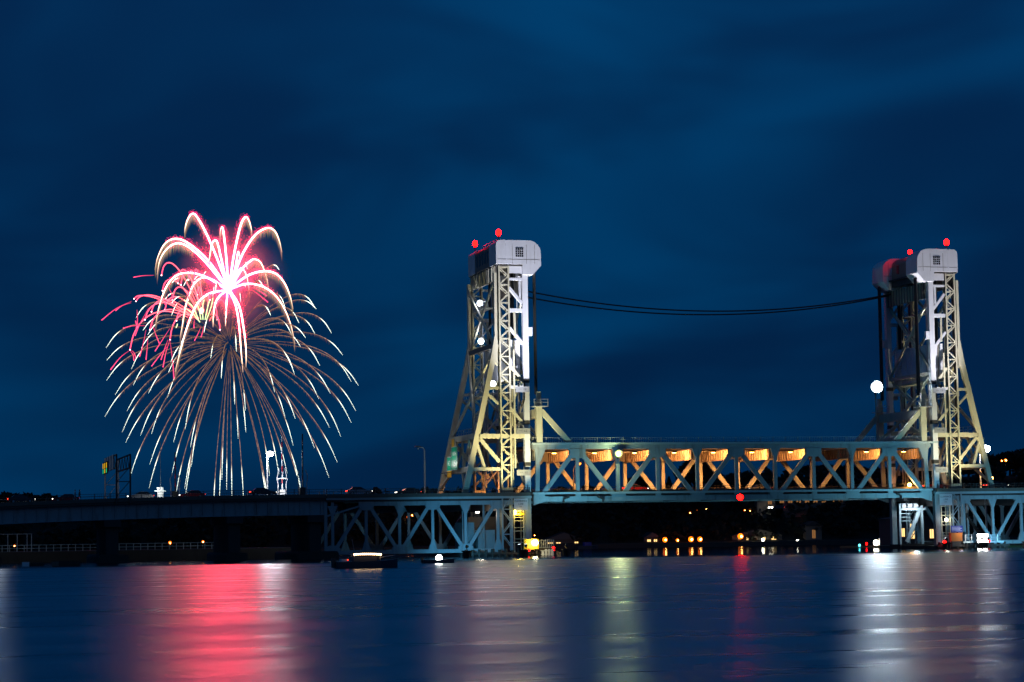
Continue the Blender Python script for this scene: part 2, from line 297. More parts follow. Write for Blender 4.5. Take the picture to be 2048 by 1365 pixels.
# ------------------------------------------------------------------ towers
def tower(s, x0, name):
    t = empty('lift_tower', (x0+s*4, 9.5, 10.9), name, 'bridge tower')
    P = lambda u, y, z: (x0+s*u, y, z)
    B = lambda nm, mt, a, b, par=t: pbox(nm, mt, par, P(*a), P(*b))
    S = lambda nm, mt, a, b, w, h, up=(0, 1, 0), par=t, **k: pbeam(nm, mt, par, P(*a), P(*b), w, h, up, **k)
    su = lambda z: 5.95 + (37.2-z)/(37.2-11.0)*6.0 if z < 37.2 else 5.95      # centre of the raking leg
    for y in (YN, YF):
        o = -1 if y == YN else 1
        fc = B('front_column', 'white' , (0, y-.5, 11.2), (1.0, y+.5, 50.0))
        for zz in (30.9, 23.5, 16.1): B('splice_plate', 'dark', (-.02, y-.53, zz-.35), (1.02, y+.52, zz+.35), fc)
        B('column_base', 'blue', (0, y-.5, .6), (1.0, y+.5, 10.7))
        for yy in (y-.62, y+.5):
            for u in (3.42, 5.16): B('column_chord', 'cream', (u, yy, 12.0), (u+.28, yy+.12, 51.66))
            for u in (3.42, 5.16): B('column_chord_base', 'blue', (u, yy, .9), (u+.28, yy+.12, 10.7))
        B('column_web', 'dark', (3.6, y+.1, 12.0), (3.72, y+.35, 51.6)); B('column_web', 'dark', (5.1, y-.4, 12.0), (5.24, y+.4, 51.6))  # webs coloured dark to put shade inside the laced column
        B('column_foot', 'cream', (3.3, y-.7, 11.1), (5.5, y+.7, 12.0))
        for yy in (y-.56, y+.56):
            z = 51.2; 
            while z > 13:
                zb = max(12.1, z-3.2); zm = (z+zb)/2
                for a, b in (((5.3, yy, z), (3.56, yy, z)), ((5.3, yy, z), (3.56, yy, zm)), ((3.56, yy, zm), (5.3, yy, zb))): S('lacing_bar', 'cream', a, b, .2, .05)
                z -= 3.2
            z = 10.4
            while z > 2:
                zb = max(1.0, z-4.4); zm = (z+zb)/2
                for a, b in (((5.3, yy, zm), (3.56, yy, zm)), ((5.3, yy, zm), (3.56, yy, z)), ((5.3, yy, zm), (3.56, yy, zb))): S('lacing_bar', 'blue', a, b, .18, .05)
                z -= 4.4
        # raking rear leg and its upright
        S('rear_upright', 'cream', (5.95, y, 50.2), (5.95, y, 37.0), .5, .8)
        S('raking_leg', 'cream', (5.95, y, 37.4), (su(11.1), y, 11.1), .95, .8)
        part('leg_knee', 'cream', t, lambda m: m.prism([(P(5.7, 0, 0)[0], 39.0), (P(6.2, 0, 0)[0], 39.0), (P(6.95, 0, 0)[0], 35.0), (P(5.7, 0, 0)[0], 33.6)], y-.42, y+.41))
        B('strut', 'cream', (su(21.1)-.3, y-.4, 20.7), (1.0, y+.38, 21.5))
        S('strut_brace', 'cream', (su(21.1)-.6, y, 20.6), (5.6, y, 16.6), .6, .5); S('strut_brace', 'cream', (su(20)-.2, y, 20), (8.2, y, 15.2), .5, .4)
        B('strut', 'cream', (su(15.3)-.2, y-.3, 15.0), (5.5, y+.3, 15.6))
        B('strut', 'cream', (su(29.6)-.2, y-.3, 29.4), (5.5, y+.3, 29.9)); S('strut_brace', 'cream', (su(28.6), y, 29.0), (5.6, y, 26.8), .4, .35)
        for z, h in ((49.1, .4), (43.5, .65), (29.8, .5)): B('strut', 'white', (1.0, y-.35, z-h/2), (3.42, y+.33, z+h/2))
        B('sheave_girder', 'white', (1.0, y-.2, 50.15), (3.42, y+.2, 51.65)); B('hanger', 'white', (1.25, y-.3, 45.6), (1.6, y+.1, 48.9))
        for za in (47.6, 40.4, 33.6, 26.0): S('knee_brace', 'white' if za > 35 else 'cream', (3.4, y-.1, za), (1.0, y-.1, za-2.9), .5, .4)  # upper braces paler: the cool light on the tower top put into their colour
        S('hanger_rod', 'cream', (2.5, y-.2, 43.2), (2.4, y-.2, 38.6), .36, .3); S('guide_rail', 'cream', (2.75, y-.3, 36.5), (2.75, y-.3, 15.4), .3, .25)
        S('guide_rail', 'cream', (2.95, y+.4, 31), (2.95, y+.4, 12.4), .18, .2)
        S('strut_brace', 'brown', (1.0, y+.2, 27.5), (3.3, y+.2, 20), .35, .3); S('strut_brace', 'brown', (3.3, y+.2, 19.5), (1.0, y+.2, 12.5), .35, .3)
        for k, z in enumerate((29.35, 21.95, 14.6)):                      # clearance gauge boards
            gb = B('gauge_board', 'galv', (.1, y+o*.95, z-.5), (2.65, y+o*.88, z+.5))
            if y == YN: part('gauge_marking', 'ink', gb, lambda m: letters(m, '-- 12', P(1.4, y-.95, z-.12), (1, 0, 0), (0, 0, 1), .34, (0, -.01, 0)), kind='stuff')
        B('junction_box', 'white', (-.75, y-.45, 39.0), (-.02, y+.2, 40.5))
    # cross bracing of the rear face
    def cross(z0, z1, uf, mt='cream', w=.5):
        S('cross_brace', mt, (uf(z0), .4, z0), (uf(z1), 18.6, z1), w, .3, (1, 0, 0)); S('cross_brace', mt, (uf(z0)+.32, 18.6, z0), (uf(z1)+.32, .4, z1), w, .3, (1, 0, 0))
    cross(49.0, 37.6, lambda z: 5.95); cross(37.0, 21.8, su, w=.6)
    for z, h, mt in ((37.3, .8, 'brown'), (21.2, 1.0, 'cream'), (15.3, .9, 'cream')):
        u = su(z); S('portal_strut', mt, (u, .4, z), (u, 18.6, z), h, .5, (1, 0, 0))
    for a, b in ((.4, 5.2), (18.6, 13.8)):
        S('portal_knee', 'cream', (su(17.5), a, 17.5), (su(20.8), b, 20.8), .45, .4, (1, 0, 0))
        S('portal_knee', 'cream', (su(11.2), a, 12.2), (su(15), b, 15.0), .35, .4, (1, 0, 0))
    for yy in (4.8, 9.5, 14.2):
        S('portal_post', 'cream', (su(15.6), yy, 15.7), (su(20.8), yy, 20.7), .35, .35, (1, 0, 0))
    for k in range(4):
        S('portal_diagonal', 'cream', (su(15.7)+.05, .6+k*4.6, 15.7 if k % 2 else 20.6), (su(20.6)+.05, 5.0+k*4.6, 20.6 if k % 2 else 15.7), .3, .3, (1, 0, 0))
    # front face
    fg = B('front_girder', 'brown', (.25, .52, 46.9), (.6, 18.48, 49.9))
    for k in range(15): B('rib', 'cream', (.05, 1.0+k*1.22, 46.95), (.248, 1.12+k*1.22, 49.85), fg)
    S('front_brace', 'cream', (.45, .5, 46.7), (.45, 18.5, 33.0), .6, .3, (1, 0, 0)); S('front_brace', 'cream', (.8, 18.5, 46.7), (.8, .5, 33.0), .6, .3, (1, 0, 0))
    S('front_brace', 'cream', (.45, .5, 32.4), (.45, 18.5, 22.6), .5, .3, (1, 0, 0)); S('front_brace', 'cream', (.8, 18.5, 32.4), (.8, .5, 22.6), .5, .3, (1, 0, 0))
    for z in (32.7, 22.2): S('front_strut', 'cream', (.5, .5, z), (.5, 18.5, z), .7, .5, (1, 0, 0))
    rg = B('rear_girder', 'brown', (5.3, .52, 48.9), (5.6, 18.48, 51.64))
    for k in range(17): B('rib', 'cream', (5.602, .9+k*1.08, 48.95), (5.78, 1.0+k*1.08, 51.6), rg)
    # machinery house: two end pods with rounded fronts and a lower body between them
    def prof(uf, ur, zb, zt, cham, r):
        q = [(ur, zb), (ur, zt-.8)] + [(ur-.8+.8*math.cos(R(a)), zt-.8+.8*math.sin(R(a))) for a in (22, 45, 68, 90)]
        q += [(uf+r-r*math.sin(R(a)), zt-r+r*math.cos(R(a))) for a in range(0, 91, 13)]
        q += [(uf, 51.5), (uf+1.5, 49.85), (1.02, 49.85), (1.02, zb)] if cham else [(uf, zb)]
        return [(P(u, 0, 0)[0], z) for u, z in q][::(1 if s < 0 else -1)]
    for y0, y1 in ((-1.0, 3.9), (14.3, 19.3)):
        pod = part('machinery_pod', 'white', t, lambda m: m.prism(prof(-2.4, 5.9, 51.7, 56.0, True, 2.3), y0, y1))
        B('pod_seam', 'white', (3.9, y0-.05, 51.7), (4.1, y0-.002, 55.9), pod)
        for us in (-1.2, .3, 2.9): B('panel_seam', 'brown', (us-.03, y0-.012, 51.75), (us+.03, y0-.002, 55.2), pod)
        B('panel_seam', 'brown', (-2.2, y0-.014, 52.5), (5.7, y0-.003, 52.56), pod)
        wn = B('window', 'glass', (.9, y0-.03, 53.0), (2.3, y0-.004, 54.6), pod)
    for k in range(1, 4): B('glazing_bar', 'white', (.9+.35*k-.03, -1.06, 53.0), (.9+.35*k+.03, -1.032, 54.6))
    for k in range(1, 4): B('glazing_bar', 'white', (.9, -1.06, 53.0+.4*k-.03), (2.3, -1.033, 53.0+.4*k+.03))
    hb = part('machinery_house', 'brown', t, lambda m: m.prism(prof(-.5, 5.85, 51.7, 55.8, False, 1.6), 3.92, 14.28))
    for k in range(5):
        B('window', 'glass', (5.852, 4.7+k*1.9, 52.6), (5.88, 5.5+k*1.9, 54.7), hb)
    B('window', 'glass', (-.53, 11.0, 52.6), (-.502, 12.1, 54.3), hb); B('door', 'dark', (-.53, 6.0, 51.8), (-.502, 7.0, 53.9), hb)
    for zz in (.5, 1.0): B('roof_rail', 'galv', (4.3, 4.2, 55.8+zz-.03), (4.36, 14.0, 55.8+zz+.03))
    for k in range(6): B('roof_rail_post', 'galv', (4.3, 4.2+k*1.95, 55.75), (4.37, 4.27+k*1.95, 56.85))
    B('roof_vent', 'galv', (1.5, 9, 55.7), (2.6, 10.4, 56.5))
    B('house_floor', 'dark', (-1.2, -.8, 51.4), (5.7, 19.1, 51.66))
    B('sheave_bearing_girder', 'dark', (-.6, .6, 50.3), (.2, 18.4, 51.38))
    # ropes over the sheaves, walkways inside
    for y in (1.4, 17.6):
        for k in range(4):
            part('lift_rope', 'rope', t, lambda m: m.tube([P(-1.72, y-.45+k*.3, 51.4), P(-1.75, y-.45+k*.3, 28.6)], .16, 6))
            part('counterweight_rope', 'rope', t, lambda m: m.tube([P(2.3, y-.45+k*.3, 51.4), P(2.3, y-.45+k*.3, 38.6)], .13, 6))
        sh = part('sheave', 'dark', t, lambda m: m.tube([P(.3, y-.7, 52.6), P(.3, y+.7, 52.6)], 2.0, 20))
    for z, ya, yb in ((28.6, 3, 18.6), (45.0, 9, 18.6), (21.7, 1, 18.6)):
        u0, u1 = (su(z)-2.4, su(z)-.6)
        wk = B('walkway', 'galv', (u0, ya, z-.12), (u1, yb, z))
        for k in range(int((yb-ya)/1.9)+1): B('railing_post', 'galv', (u1-.05, ya+k*1.9, z), (u1+.05, ya+k*1.9+.1, z+1.1), wk)
        for h in (.55, 1.1): B('rail', 'galv', (u1-.03, ya, z+h-.04), (u1+.03, yb, z+h+.04), wk)
    part('power_conduit', 'rope', t, lambda m: m.tube([P(2.0, -.5, 30.5), P(1.8, -.5, 27.4), P(1.4, -.5, 26.2), P(1.0, -.5, 27.4), P(.9, -.5, 30.5)], .16, 8))
    # zig-zag stair between the columns of the far frame
    for k in range(7):
        z = 12 + k*4.6; a, b = (1.2, 5.0) if k % 2 else (5.0, 1.2)
        S('stair_flight', 'galv', (a, 15.2, z), (b, 15.2, z+4.4), .25, .9)
    for y in (16.2, 14.2): S('stair_post', 'galv', (4.6, y, 12), (4.6, y, 45), .2, .2)
    S('ladder', 'galv', (1.1, 3.0, 22), (1.1, 3.0, 47), .1, .5)
    return t
TWL = tower(-1, 0, 'floodlit cream steel lift tower beside the fireworks, green road signs inside its legs')
TWR = tower(1, LX, 'cream steel lift tower at the right frame edge, raking leg on its right side')
for s, x0, nm in ((-1, 0, 'ribbed grey counterweight hanging inside the lift tower near the fireworks'), (1, LX, 'grey counterweight hanging inside the lift tower away from the fireworks')):
    cw = empty('counterweight', (x0+s*2.2, 9.5, 31.4), nm, 'counterweight', 'tower counterweights')
    X = lambda u: x0+s*u
    pbox('counterweight_block', 'white', cw, (X(1.25), .9, 31.6), (X(3.3), 18.1, 38.3))
    pbox('bottom_plate', 'cream', cw, (X(1.1), .8, 31.2), (X(3.4), 18.2, 31.58))
    for k in range(8): pbox('rib', 'white', cw, (X(1.1), 1.6+k*2.2, 31.7), (X(1.248), 1.75+k*2.2, 38.2))
    pbox('rib', 'brown', cw, (X(2.1), .72, 31.7), (X(2.25), .898, 38.2))

# overhead power lines between the towers
for k, (za, zb, sag) in enumerate(((49.7, 49.4, 4.0), (48.6, 49.2, 4.0))):
    def cable(m):
        pts = []
        for i in range(41):
            f = i/40; pts.append((.3 + 78.4*f, 16.5+k*.5, za+(zb-za)*f - sag*4*f*(1-f)))
        m.tube(pts, .13, 6)
    part('power_cable', 'dark', None, cable, label=('upper', 'lower')[k]+' of the two sagging black cables strung between the tower tops', cat='cable', group='cables between the towers')

# ------------------------------------------------------------------ deck truss approach spans
def approach(s, x0, u_end, label):
    t = empty('approach_truss_span', (x0+s*u_end/2, 9.5, .6), label, 'bridge span', 'approach spans')
    X = lambda u: x0+s*u
    for y in (YN, YF):
        pbox('top_chord', 'blue', t, (X(1.02), y-.3, 9.05), (X(u_end-6.2), y+.3, 9.75)); pbox('stringer', 'bluew', t, (X(0), y-.9, 10.12), (X(u_end), y-.5, 10.5))
        pbox('bottom_chord', 'blue', t, (X(5.5), y-.3, .7), (X(u_end), y+.3, 1.35)); pbox('deck_fascia', 'dark', t, (X(0), y-.3, 9.78), (X(u_end), y+.3, 10.1))
        k = 0; u = 6.0
        while u < u_end:
            top = k % 2 == 0
            pbeam('vertical', 'blue', t, (X(u), y, 9.7), (X(u), y, 1.0), .5, .42)
            if top: gusset(t, 'blue', X(u), y, 9.78, 2.6, 1.0, .5); part('vertical_foot', 'blue', t, lambda m: m.prism([(X(u)-.8, 1.3), (X(u)+.8, 1.3), (X(u)+.27, 2.9), (X(u)-.27, 2.9)][::-1], y-.27, y+.26))
            else: gusset(t, 'blue', X(u), y, .68, 2.6, 1.1, .5, False); part('vertical_head', 'blue', t, lambda m: m.prism([(X(u)-.9, 9.1), (X(u)+.9, 9.1), (X(u)+.27, 7.6), (X(u)-.27, 7.6)], y-.27, y+.26))
            for q in (-1, 1):
                if top and 1 < u+q*5.3 < u_end and (u > 7 or q == 1): pbeam('diagonal', 'blue', t, (X(u+q*.7), y, 8.9), (X(u+q*5.4), y, 1.6), .62, .42)
            k += 1; u += 5.92
        pbeam('end_post', 'blue', t, (X(u_end), y, 10.1), (X(u_end), y, .8), .55, .45)
        pbeam('end_strut', 'blue', t, (X(u_end-6.6), y, 9.2), (X(u_end), y, 7.3), .3, .3)
    u = 6.0
    while u < u_end:
        pbox('cross_beam', 'dark', t, (X(u)-.2, .4, 8.0), (X(u)+.2, 18.6, 9.74)); pbox('bottom_cross_beam', 'dark', t, (X(u)-.12, .4, .75), (X(u)+.12, 18.6, 1.15)); u += 5.92
    pbox('deck_slab', 'asphalt', t, (X(0), .0, 10.52), (X(u_end), 19.0, 11.0))
    for y in (-.95, 19.95):
        pbox('barrier', 'barrier', t, (X(.2), y-.2, 10.52), (X(u_end), y+.2, 11.12))
        xa, xb = sorted((X(.4), X(u_end)))
        railing(t, xa, xb, y, 11.12, .85, 2.6, 'dark', rails=(1, .5), r=.035, mesh=(y < 0))
    for y in (-.4, 19.4): pbox('sidewalk', 'conc', t, (X(.2), y-.34, 10.53), (X(u_end), y+.34, 11.05))
    return t
approach(-1, 0, 36.8, 'blue steel deck truss span between the fireworks side pier and the left tower')
approach(1, LX, 40, 'blue steel deck truss span running right from the right tower out of frame')

# plate girder span to the left, dipping towards the shore
gs = empty('girder_span', (-90, 9.5, 7.6), 'dark steel plate girder road span running left from the blue deck truss', 'bridge span')
segs = [-36.9 - 6*i for i in range(19)]
def strip(m, y0, y1, z0, z1):
    for a, b_ in zip(segs[:-1], segs[1:]):
        k = len(m.v)
        for x in (a, b_):
            for y, z in ((y0, z0), (y1, z0), (y1, z1), (y0, z1)): m.v.append((x, y, z+zo(x)))
        m.f += [(k+i, k+4+i, k+4+(i+1) % 4, k+(i+1) % 4) for i in range(4)]
for y in (YN, YF):
    part('plate_girder', 'blue', gs, lambda m: strip(m, y-.05, y+.05, 7.7, 10.0))
    part('bottom_flange', 'blue', gs, lambda m: strip(m, y-.35, y+.35, 7.58, 7.695)); part('top_flange', 'blue', gs, lambda m: strip(m, y-.35, y+.35, 10.005, 10.12))
    for k in range(58):
        x = -37.6 - k*1.85
        pbox('web_stiffener', 'blue', gs, (x-.05, y-.3, 7.7+zo(x)), (x+.05, y-.052, 9.97+zo(x)))
part('deck_slab', 'asphalt', gs, lambda m: strip(m, -.3, 19.3, 10.2, 11.0)); part('deck_fascia', 'dark', gs, lambda m: strip(m, -1.0, -.32, 10.15, 10.5))
for y in (-.95, 19.95): part('barrier', 'barrier', gs, lambda m: strip(m, y-.2, y+.2, 10.52, 11.12))
for y in (-.4, 19.4): part('sidewalk', 'conc', gs, lambda m: strip(m, y-.34, y+.34, 11.002, 11.05))
railing(gs, -144, -37.2, -.95, 11.12, .85, 2.6, 'dark', zo, (1, .5), .035, True)
railing(gs, -144, -37.2, 19.95, 11.12, .85, 5.2, 'dark', zo, (1, .5), .035)
for k in range(4):
    for y in (4.5, 9.5, 14.5): part('inner_girder', 'dark', gs, lambda m: strip(m, y-.15, y+.15, 7.8, 10.15)) if k == 0 else None

# ------------------------------------------------------------------ piers
def pier(x, wx, y0, y1, top, label, group=None, cols=True):
    p = empty('bridge_pier', (x, (y0+y1)/2, 0), label, 'bridge pier', group)
    part('pier_base', 'timber', p, lambda m: m.prism([(x-wx/2, -4), (x+wx/2, -4), (x+wx/2, 1.0), (x+wx/2-.3, 1.35), (x-wx/2+.3, 1.35), (x-wx/2, 1.0)], y0, y1))
    if cols:
        pbox('pier_wall', 'darkconc', p, (x-1.0, y0+3, 1.36), (x+1.0, y1-3, top-1.2)); pbox('pier_cap', 'darkconc', p, (x-1.4, y0+2.2, top-1.19), (x+1.4, y1-2.2, top))
    return p
pier(-38.6, 7.0, -3, 22, 7.55, 'dark wide pier under the left end of the blue deck truss', 'approach piers')
pier(-52.6, 3.6, -3, 22, 7.55+zo(-52.6), 'low dark pier in the pink reflection beneath the girder span', 'approach piers')
pier(-73.2, 5.0, -3, 22, 7.55+zo(-73), 'low dark pier at the left edge of the pink reflection', 'approach piers')
pier(-93.5, 4.0, -3, 22, 7.55+zo(-93), 'low dark pier at the left frame edge', 'approach piers')
def main_pier(s, x0, label):
    X = lambda u: x0+s*u
    p = empty('tower_pier', (X(6), 9.5, 0), label, 'bridge pier', 'tower piers')
    pbox('pier_footing', 'darkconc', p, (X(-1.2), -2.6, -4), (X(13.5), 22, .55))
    for k in range(12):
        u = 12.6 - k*1.2; r = .28+.05*random.random()
        part('fender_pile', 'timber', p, lambda m: m.tube([(X(u), -3.0, -3), (X(u), -3.0, 1.0+.4*random.random())], r, 8))
    pbox('fender_waler', 'timber', p, (X(-1.2), -3.5, .3), (X(13.4), -3.3, .65))
    if s < 0: pbox('machinery_cabinet', 'blue', p, (X(5.8), 3.0, .56), (X(8.9), 8.0, 4.6)); pbox('machinery_cabinet', 'blue', p, (X(9.3), 4.0, .56), (X(11.6), 9, 6.0))
    if s < 0: pbox('control_room', 'darkconc', p, (X(1.6), 10, .56), (X(9), 15, 7.0))
    pbeam('access_stair', 'dark', p, (X(11), 2.2, 1.6), (X(7.5), 2.2, 6.4), .3, 1.0); 
    for k in range(9): f = (k+.5)/9; pbox('stair_tread', 'galv', p, (X(11-3.5*f)-.2, 1.65, 1.6+4.8*f+.16), (X(11-3.5*f)+.2, 2.75, 1.6+4.8*f+.2))
    for u in (8.0, 11.8): pbox('gantry_post', 'blue', p, (X(u)-.15, 2.2, .56), (X(u)+.15, 2.5, 9.6))
    # light steel stair cage between the columns
    for u in (1.35, 3.1):
        for y in (-.2, 1.6): pbox('cage_post', 'cream', p, (X(u)-.09, y-.09, .56), (X(u)+.09, y+.09, 8.0))
    for z in (2.4, 4.4, 6.2, 7.9):
        pbox('cage_platform', 'cream', p, (X(1.3), -.3, z-.12), (X(3.2), 1.7, z)); pbox('cage_rail', 'cream', p, (X(1.3), -.32, z+.5), (X(3.2), -.26, z+.58))
    return p
PL = main_pier(-1, 0, 'concrete tower pier with timber fenders beneath the tower nearest the fireworks'); PR = main_pier(1, LX, 'concrete tower pier with timber fenders beneath the tower at the right edge')

# ------------------------------------------------------------------ signs on the bridge
for s, x0, lb in ((-1, 0, 'grey clearance sign hung under the deck beside the yellow lit stair'), (1, LX, 'grey clearance sign hung under the deck above the blue notice board')):
    X = lambda u: x0+s*u
    sg = empty('clearance_sign', (X(2), -.9, 8.2), lb, 'sign', 'clearance signs')
    pbox('sign_panel', 'signw', sg, (X(.75), -.9, 8.0), (X(3.25), -.82, 10.05))
    def tx(m):
        letters(m, 'CLEARANCE', (X(2), -.9, 9.45), (1, 0, 0), (0, 0, 1), .3, (0, -.012, 0)); letters(m, 'LINE', (X(2), -.9, 8.95), (1, 0, 0), (0, 0, 1), .26, (0, -.012, 0)); letters(m, 'FT', (X(2), -.9, 8.45), (1, 0, 0), (0, 0, 1), .26, (0, -.012, 0))
    part('sign_lettering', 'ink', sg, tx, kind='stuff')
def road_sign(y0, y1, z0, z1, lb, lines, tab=None):
    x = -11.75
    sg = empty('road_sign', (x, (y0+y1)/2, z0), lb, 'sign', 'green road signs in the tower portal')
    pbox('sign_board', 'green', sg, (x-.06, y0, z0), (x, y1, z1))
    b_ = MB(); e = .07
    for a, c in (((x-.066, y0, z0), (x-.061, y1, z0+e)), ((x-.066, y0, z1-e), (x-.061, y1, z1)), ((x-.066, y0, z0+e), (x-.061, y0+e, z1-e)), ((x-.066, y1-e, z0+e), (x-.061, y1, z1-e))): b_.box(a, c)
    b_.make('sign_border', 'signw', sg)
    def tx(m):
        for t_, zz, h in lines: letters(m, t_, (x-.06, (y0+y1)/2, zz), (0, -1, 0), (0, 0, 1), h, (-.012, 0, 0))
    part('sign_lettering', 'signw', sg, tx, kind='stuff')
    if tab: pbox('sign_tab', 'amber', sg, (x-.06, tab[0], tab[1]), (x, tab[2], tab[3]))
    pbox('sign_bracket', 'galv', sg, (x+.002, (y0+y1)/2-.15, z0+.3), (x+.5, (y0+y1)/2+.15, z1-.3))
    sl = pbox('sign_lamp', 'dark', sg, (x-1.3, y0+.3, z0-.5), (x-1.1, y1-.3, z0-.35)); point(sg, (x-1.7, (y0+y1)/2, (z0+z1)/2), 130, (1, .97, .9), .3)
    return sg
RS1 = road_sign(5.8, 10.2, 15.4, 19.6, 'larger green road sign in the tower portal with yellow tab above', (('OUTH', 18.0, .7), ('US', 16.1, 1.1)), (8.0, 19.62, 9.9, 21.0))
RS2 = road_sign(10.5, 13.6, 15.4, 17.9, 'smaller green road sign in the tower portal with yellow panel below', (('HC', 16.3, .9),), (10.5, 14.2, 13.6, 15.38))

# ------------------------------------------------------------------ unseen floodlights inferred from the lit steel, on dolphins added to carry them
def dolphin(x, y, label, group='floodlight dolphins'):
    d = empty('dolphin', (x, y, 0), label, 'pile cluster', group)
    for k in range(5):
        a = k*1.257; part('pile', 'timber', d, lambda m: m.tube([(x+.75*math.cos(a), y+.75*math.sin(a), -3), (x+.5*math.cos(a), y+.5*math.sin(a), .9)], .24, 7))
    part('pile_cap', 'timber', d, lambda m: m.tube([(x, y, .9), (x, y, 1.1)], .95, 10)); return d
def floodlight(loc, tgt, power, c, ang, label, lens='flood', blend=.7, group='pier floodlights', s=.3):
    loc = Vector(loc); d = (Vector(tgt)-loc).normalized()
    f = empty('floodlight', loc, label, 'floodlight', group)
    pbox('bracket', 'dark', f, loc+Vector((-.06, -.06, -.55)), loc+Vector((.06, .06, 0)))
    part('housing', 'dark', f, lambda m: m.tube([loc-d*.25, loc, loc+d*.28], [s*.5, s*.85, s], 12, True)); part('lens', lens, f, lambda m: m.disc(loc+d*.285, d, s*.9, .02))
    spot(f, loc+d*.4, tgt, power, c, ang, blend, .25); return f
KF = .42
for x, lb in ((-4.5, 'added timber dolphin carrying floodlights before the tower beside the fireworks'), (3.2, 'added timber dolphin carrying a floodlight before the left end of the lift span'), (-14.5, 'added timber dolphin carrying a floodlight before the left deck truss')): dolphin(x, -11, lb)
for x, lb in ((82.5, 'added timber dolphin carrying floodlights before the right tower'), (75.0, 'added timber dolphin carrying a floodlight before the right end of the lift span'), (91.0, 'added timber dolphin carrying a floodlight before the right deck truss')): dolphin(x, -11, lb)
floodlight((-4.0, -11, 1.7), (-4, 0, 34), 60e3, (1, .88, .45), 58, 'warm floodlight aimed up the tower beside the fireworks')
floodlight((-5.2, -11, 1.7), (-1, -1, 53), 380e3, (.76, .79, 1), 23, 'cool floodlight aimed at the pod of the tower beside the fireworks')
floodlight((3.2, -11, 1.7), (12, 0, 15), 9.5e3, (.21, .74, 1), 110, 'cool floodlight aimed along the left half of the lift span')
floodlight((-14.5, -11, 1.7), (-10, 0, 6.5), 3.4e3, (.11, .56, 1), 150, 'cool floodlight aimed at the left deck truss')
floodlight((82.0, -11, 1.7), (82, 0, 34), 40e3, (1, .89, .52), 58, 'warm floodlight aimed up the right tower')
floodlight((83.2, -11, 1.7), (79, -1, 53), 250e3, (.84, .83, .97), 23, 'cool floodlight aimed at the pod of the right tower')
floodlight((75.0, -11, 1.7), (66, 0, 15), 9.5e3, (.21, .74, 1), 110, 'cool floodlight aimed along the right half of the lift span')
floodlight((91.0, -11, 1.7), (91, 0, 6.5), 4.6e3, (.20, .64, 1), 150, 'cool floodlight aimed at the right deck truss')

# flood lamps inside the towers
for (px, py, Y, lb) in ((960, 607, 13, 'uppermost white floodlight inside the tower beside the fireworks'), (962, 683, 13, 'middle white floodlight inside the tower beside the fireworks'), (986, 768, 8, 'lowest white floodlight inside the tower beside the fireworks')):
    p = at(px, py, Y); d = Vector((-.35, -1, .05)).normalized()
    f = empty('floodlight', p, lb, 'floodlight', 'floodlights inside the tower')
    part('housing', 'dark', f, lambda m: m.tube([p+d*-.5, p-d*.05], [.3, .6], 12)); part('lens', 'flood', f, lambda m: m.disc(p, d, .56, .05))
    part('mast', 'galv', f, lambda m: m.tube([p-d*.3, p-d*.3+Vector((0, 0, -2.4))], .08, 6))
    point(f, p+d*.6+Vector((0, 0, .3)), 330, (.86, .9, 1), .5)

# red beacons on the tower tops, standing on short masts
def beacon(px, py, Y, zroof, lb, r=.55):
    p = at(px, py, Y); f = empty('beacon_lamp', (p.x, p.y, zroof), lb, 'beacon', 'red beacons on the tower tops')
    part('mast', 'dark', f, lambda m: m.tube([(p.x, p.y, zroof), (p.x, p.y, p.z-r)], .09, 6)); part('lamp_globe', 'redlamp', f, lambda m: m.ball(p, r, 14, 9, (.85, .85, 1.15)), smooth=True)
    part('lamp_base', 'dark', f, lambda m: m.tube([(p.x, p.y, p.z-r*1.25), (p.x, p.y, p.z-r*1.02)], .3, 10))
beacon(997, 466, 2, 55.9, 'red beacon above the white pod of the tower beside the fireworks'); beacon(950, 488, 16.5, 55.9, 'red beacon at the far end of the tower beside the fireworks')
beacon(1893, 485, 1, 55.9, 'red beacon above the white pod of the right tower'); beacon(1820, 505, 8, 55.7, 'red beacon midway along the right tower house roof', .45)

# lamps on the lift span
def face_lamp(name, px, py, Y, r, lens, lb, cat='lamp', d=(-.27, -1, 0), grp=None, rim='flood'):
    p = at(px, py, Y); d = Vector(d).normalized(); f = empty(name, p, lb, cat, grp)
    part('housing', 'dark', f, lambda m: m.tube([p-d*.35, p-d*.02], [r*.6, r*1.08], 14)); part('reflector', rim, f, lambda m: m.disc(p-d*.018, d, r, .03, 18)); part('lens', lens, f, lambda m: m.disc(p+d*.014, d, r*.62, .05, 16)); part('hood', 'dark', f, lambda m: m.tube([p-d*.02, p+d*r*1.1], [r*1.06, r*1.12], 18, False))  # hood added to block sideways light that would hit the tower
    part('bracket', 'dark', f, lambda m: m.box(p+Vector((-.08, .25, -r-.3)), p+Vector((.08, .75, r*.5)))); return f
gl = face_lamp('floodlight', 1237, 908, -.95, .6, 'greeny', 'greenish white lamp on the near truss of the lift span', rim='greenrim')
point(gl, at(1237, 908, -1.9), 1500, (.85, 1, .45), .4)
face_lamp('navigation_lamp', 1480, 995, -.75, .55, 'redlamp', 'red navigation lamp at the middle of the lift span bottom chord', rim='redlamp')
st_ = face_lamp('floodlight', 1752, 775, 12, 1.0, 'star', 'brilliant white floodlight left of the right tower', 'floodlight')
pst = at(1752, 775, 12); part('lamp_mast', 'cream', st_, lambda m: m.tube([(pst.x+.1, 12.5, 20), (pst.x+.1, 12.5, pst.z-.3)], .14, 8))
ORD = ['first', 'second', 'third', 'fourth', 'fifth', 'sixth', 'seventh', 'eighth', 'ninth', 'tenth', 'eleventh', 'twelfth', 'thirteenth', 'fourteenth']
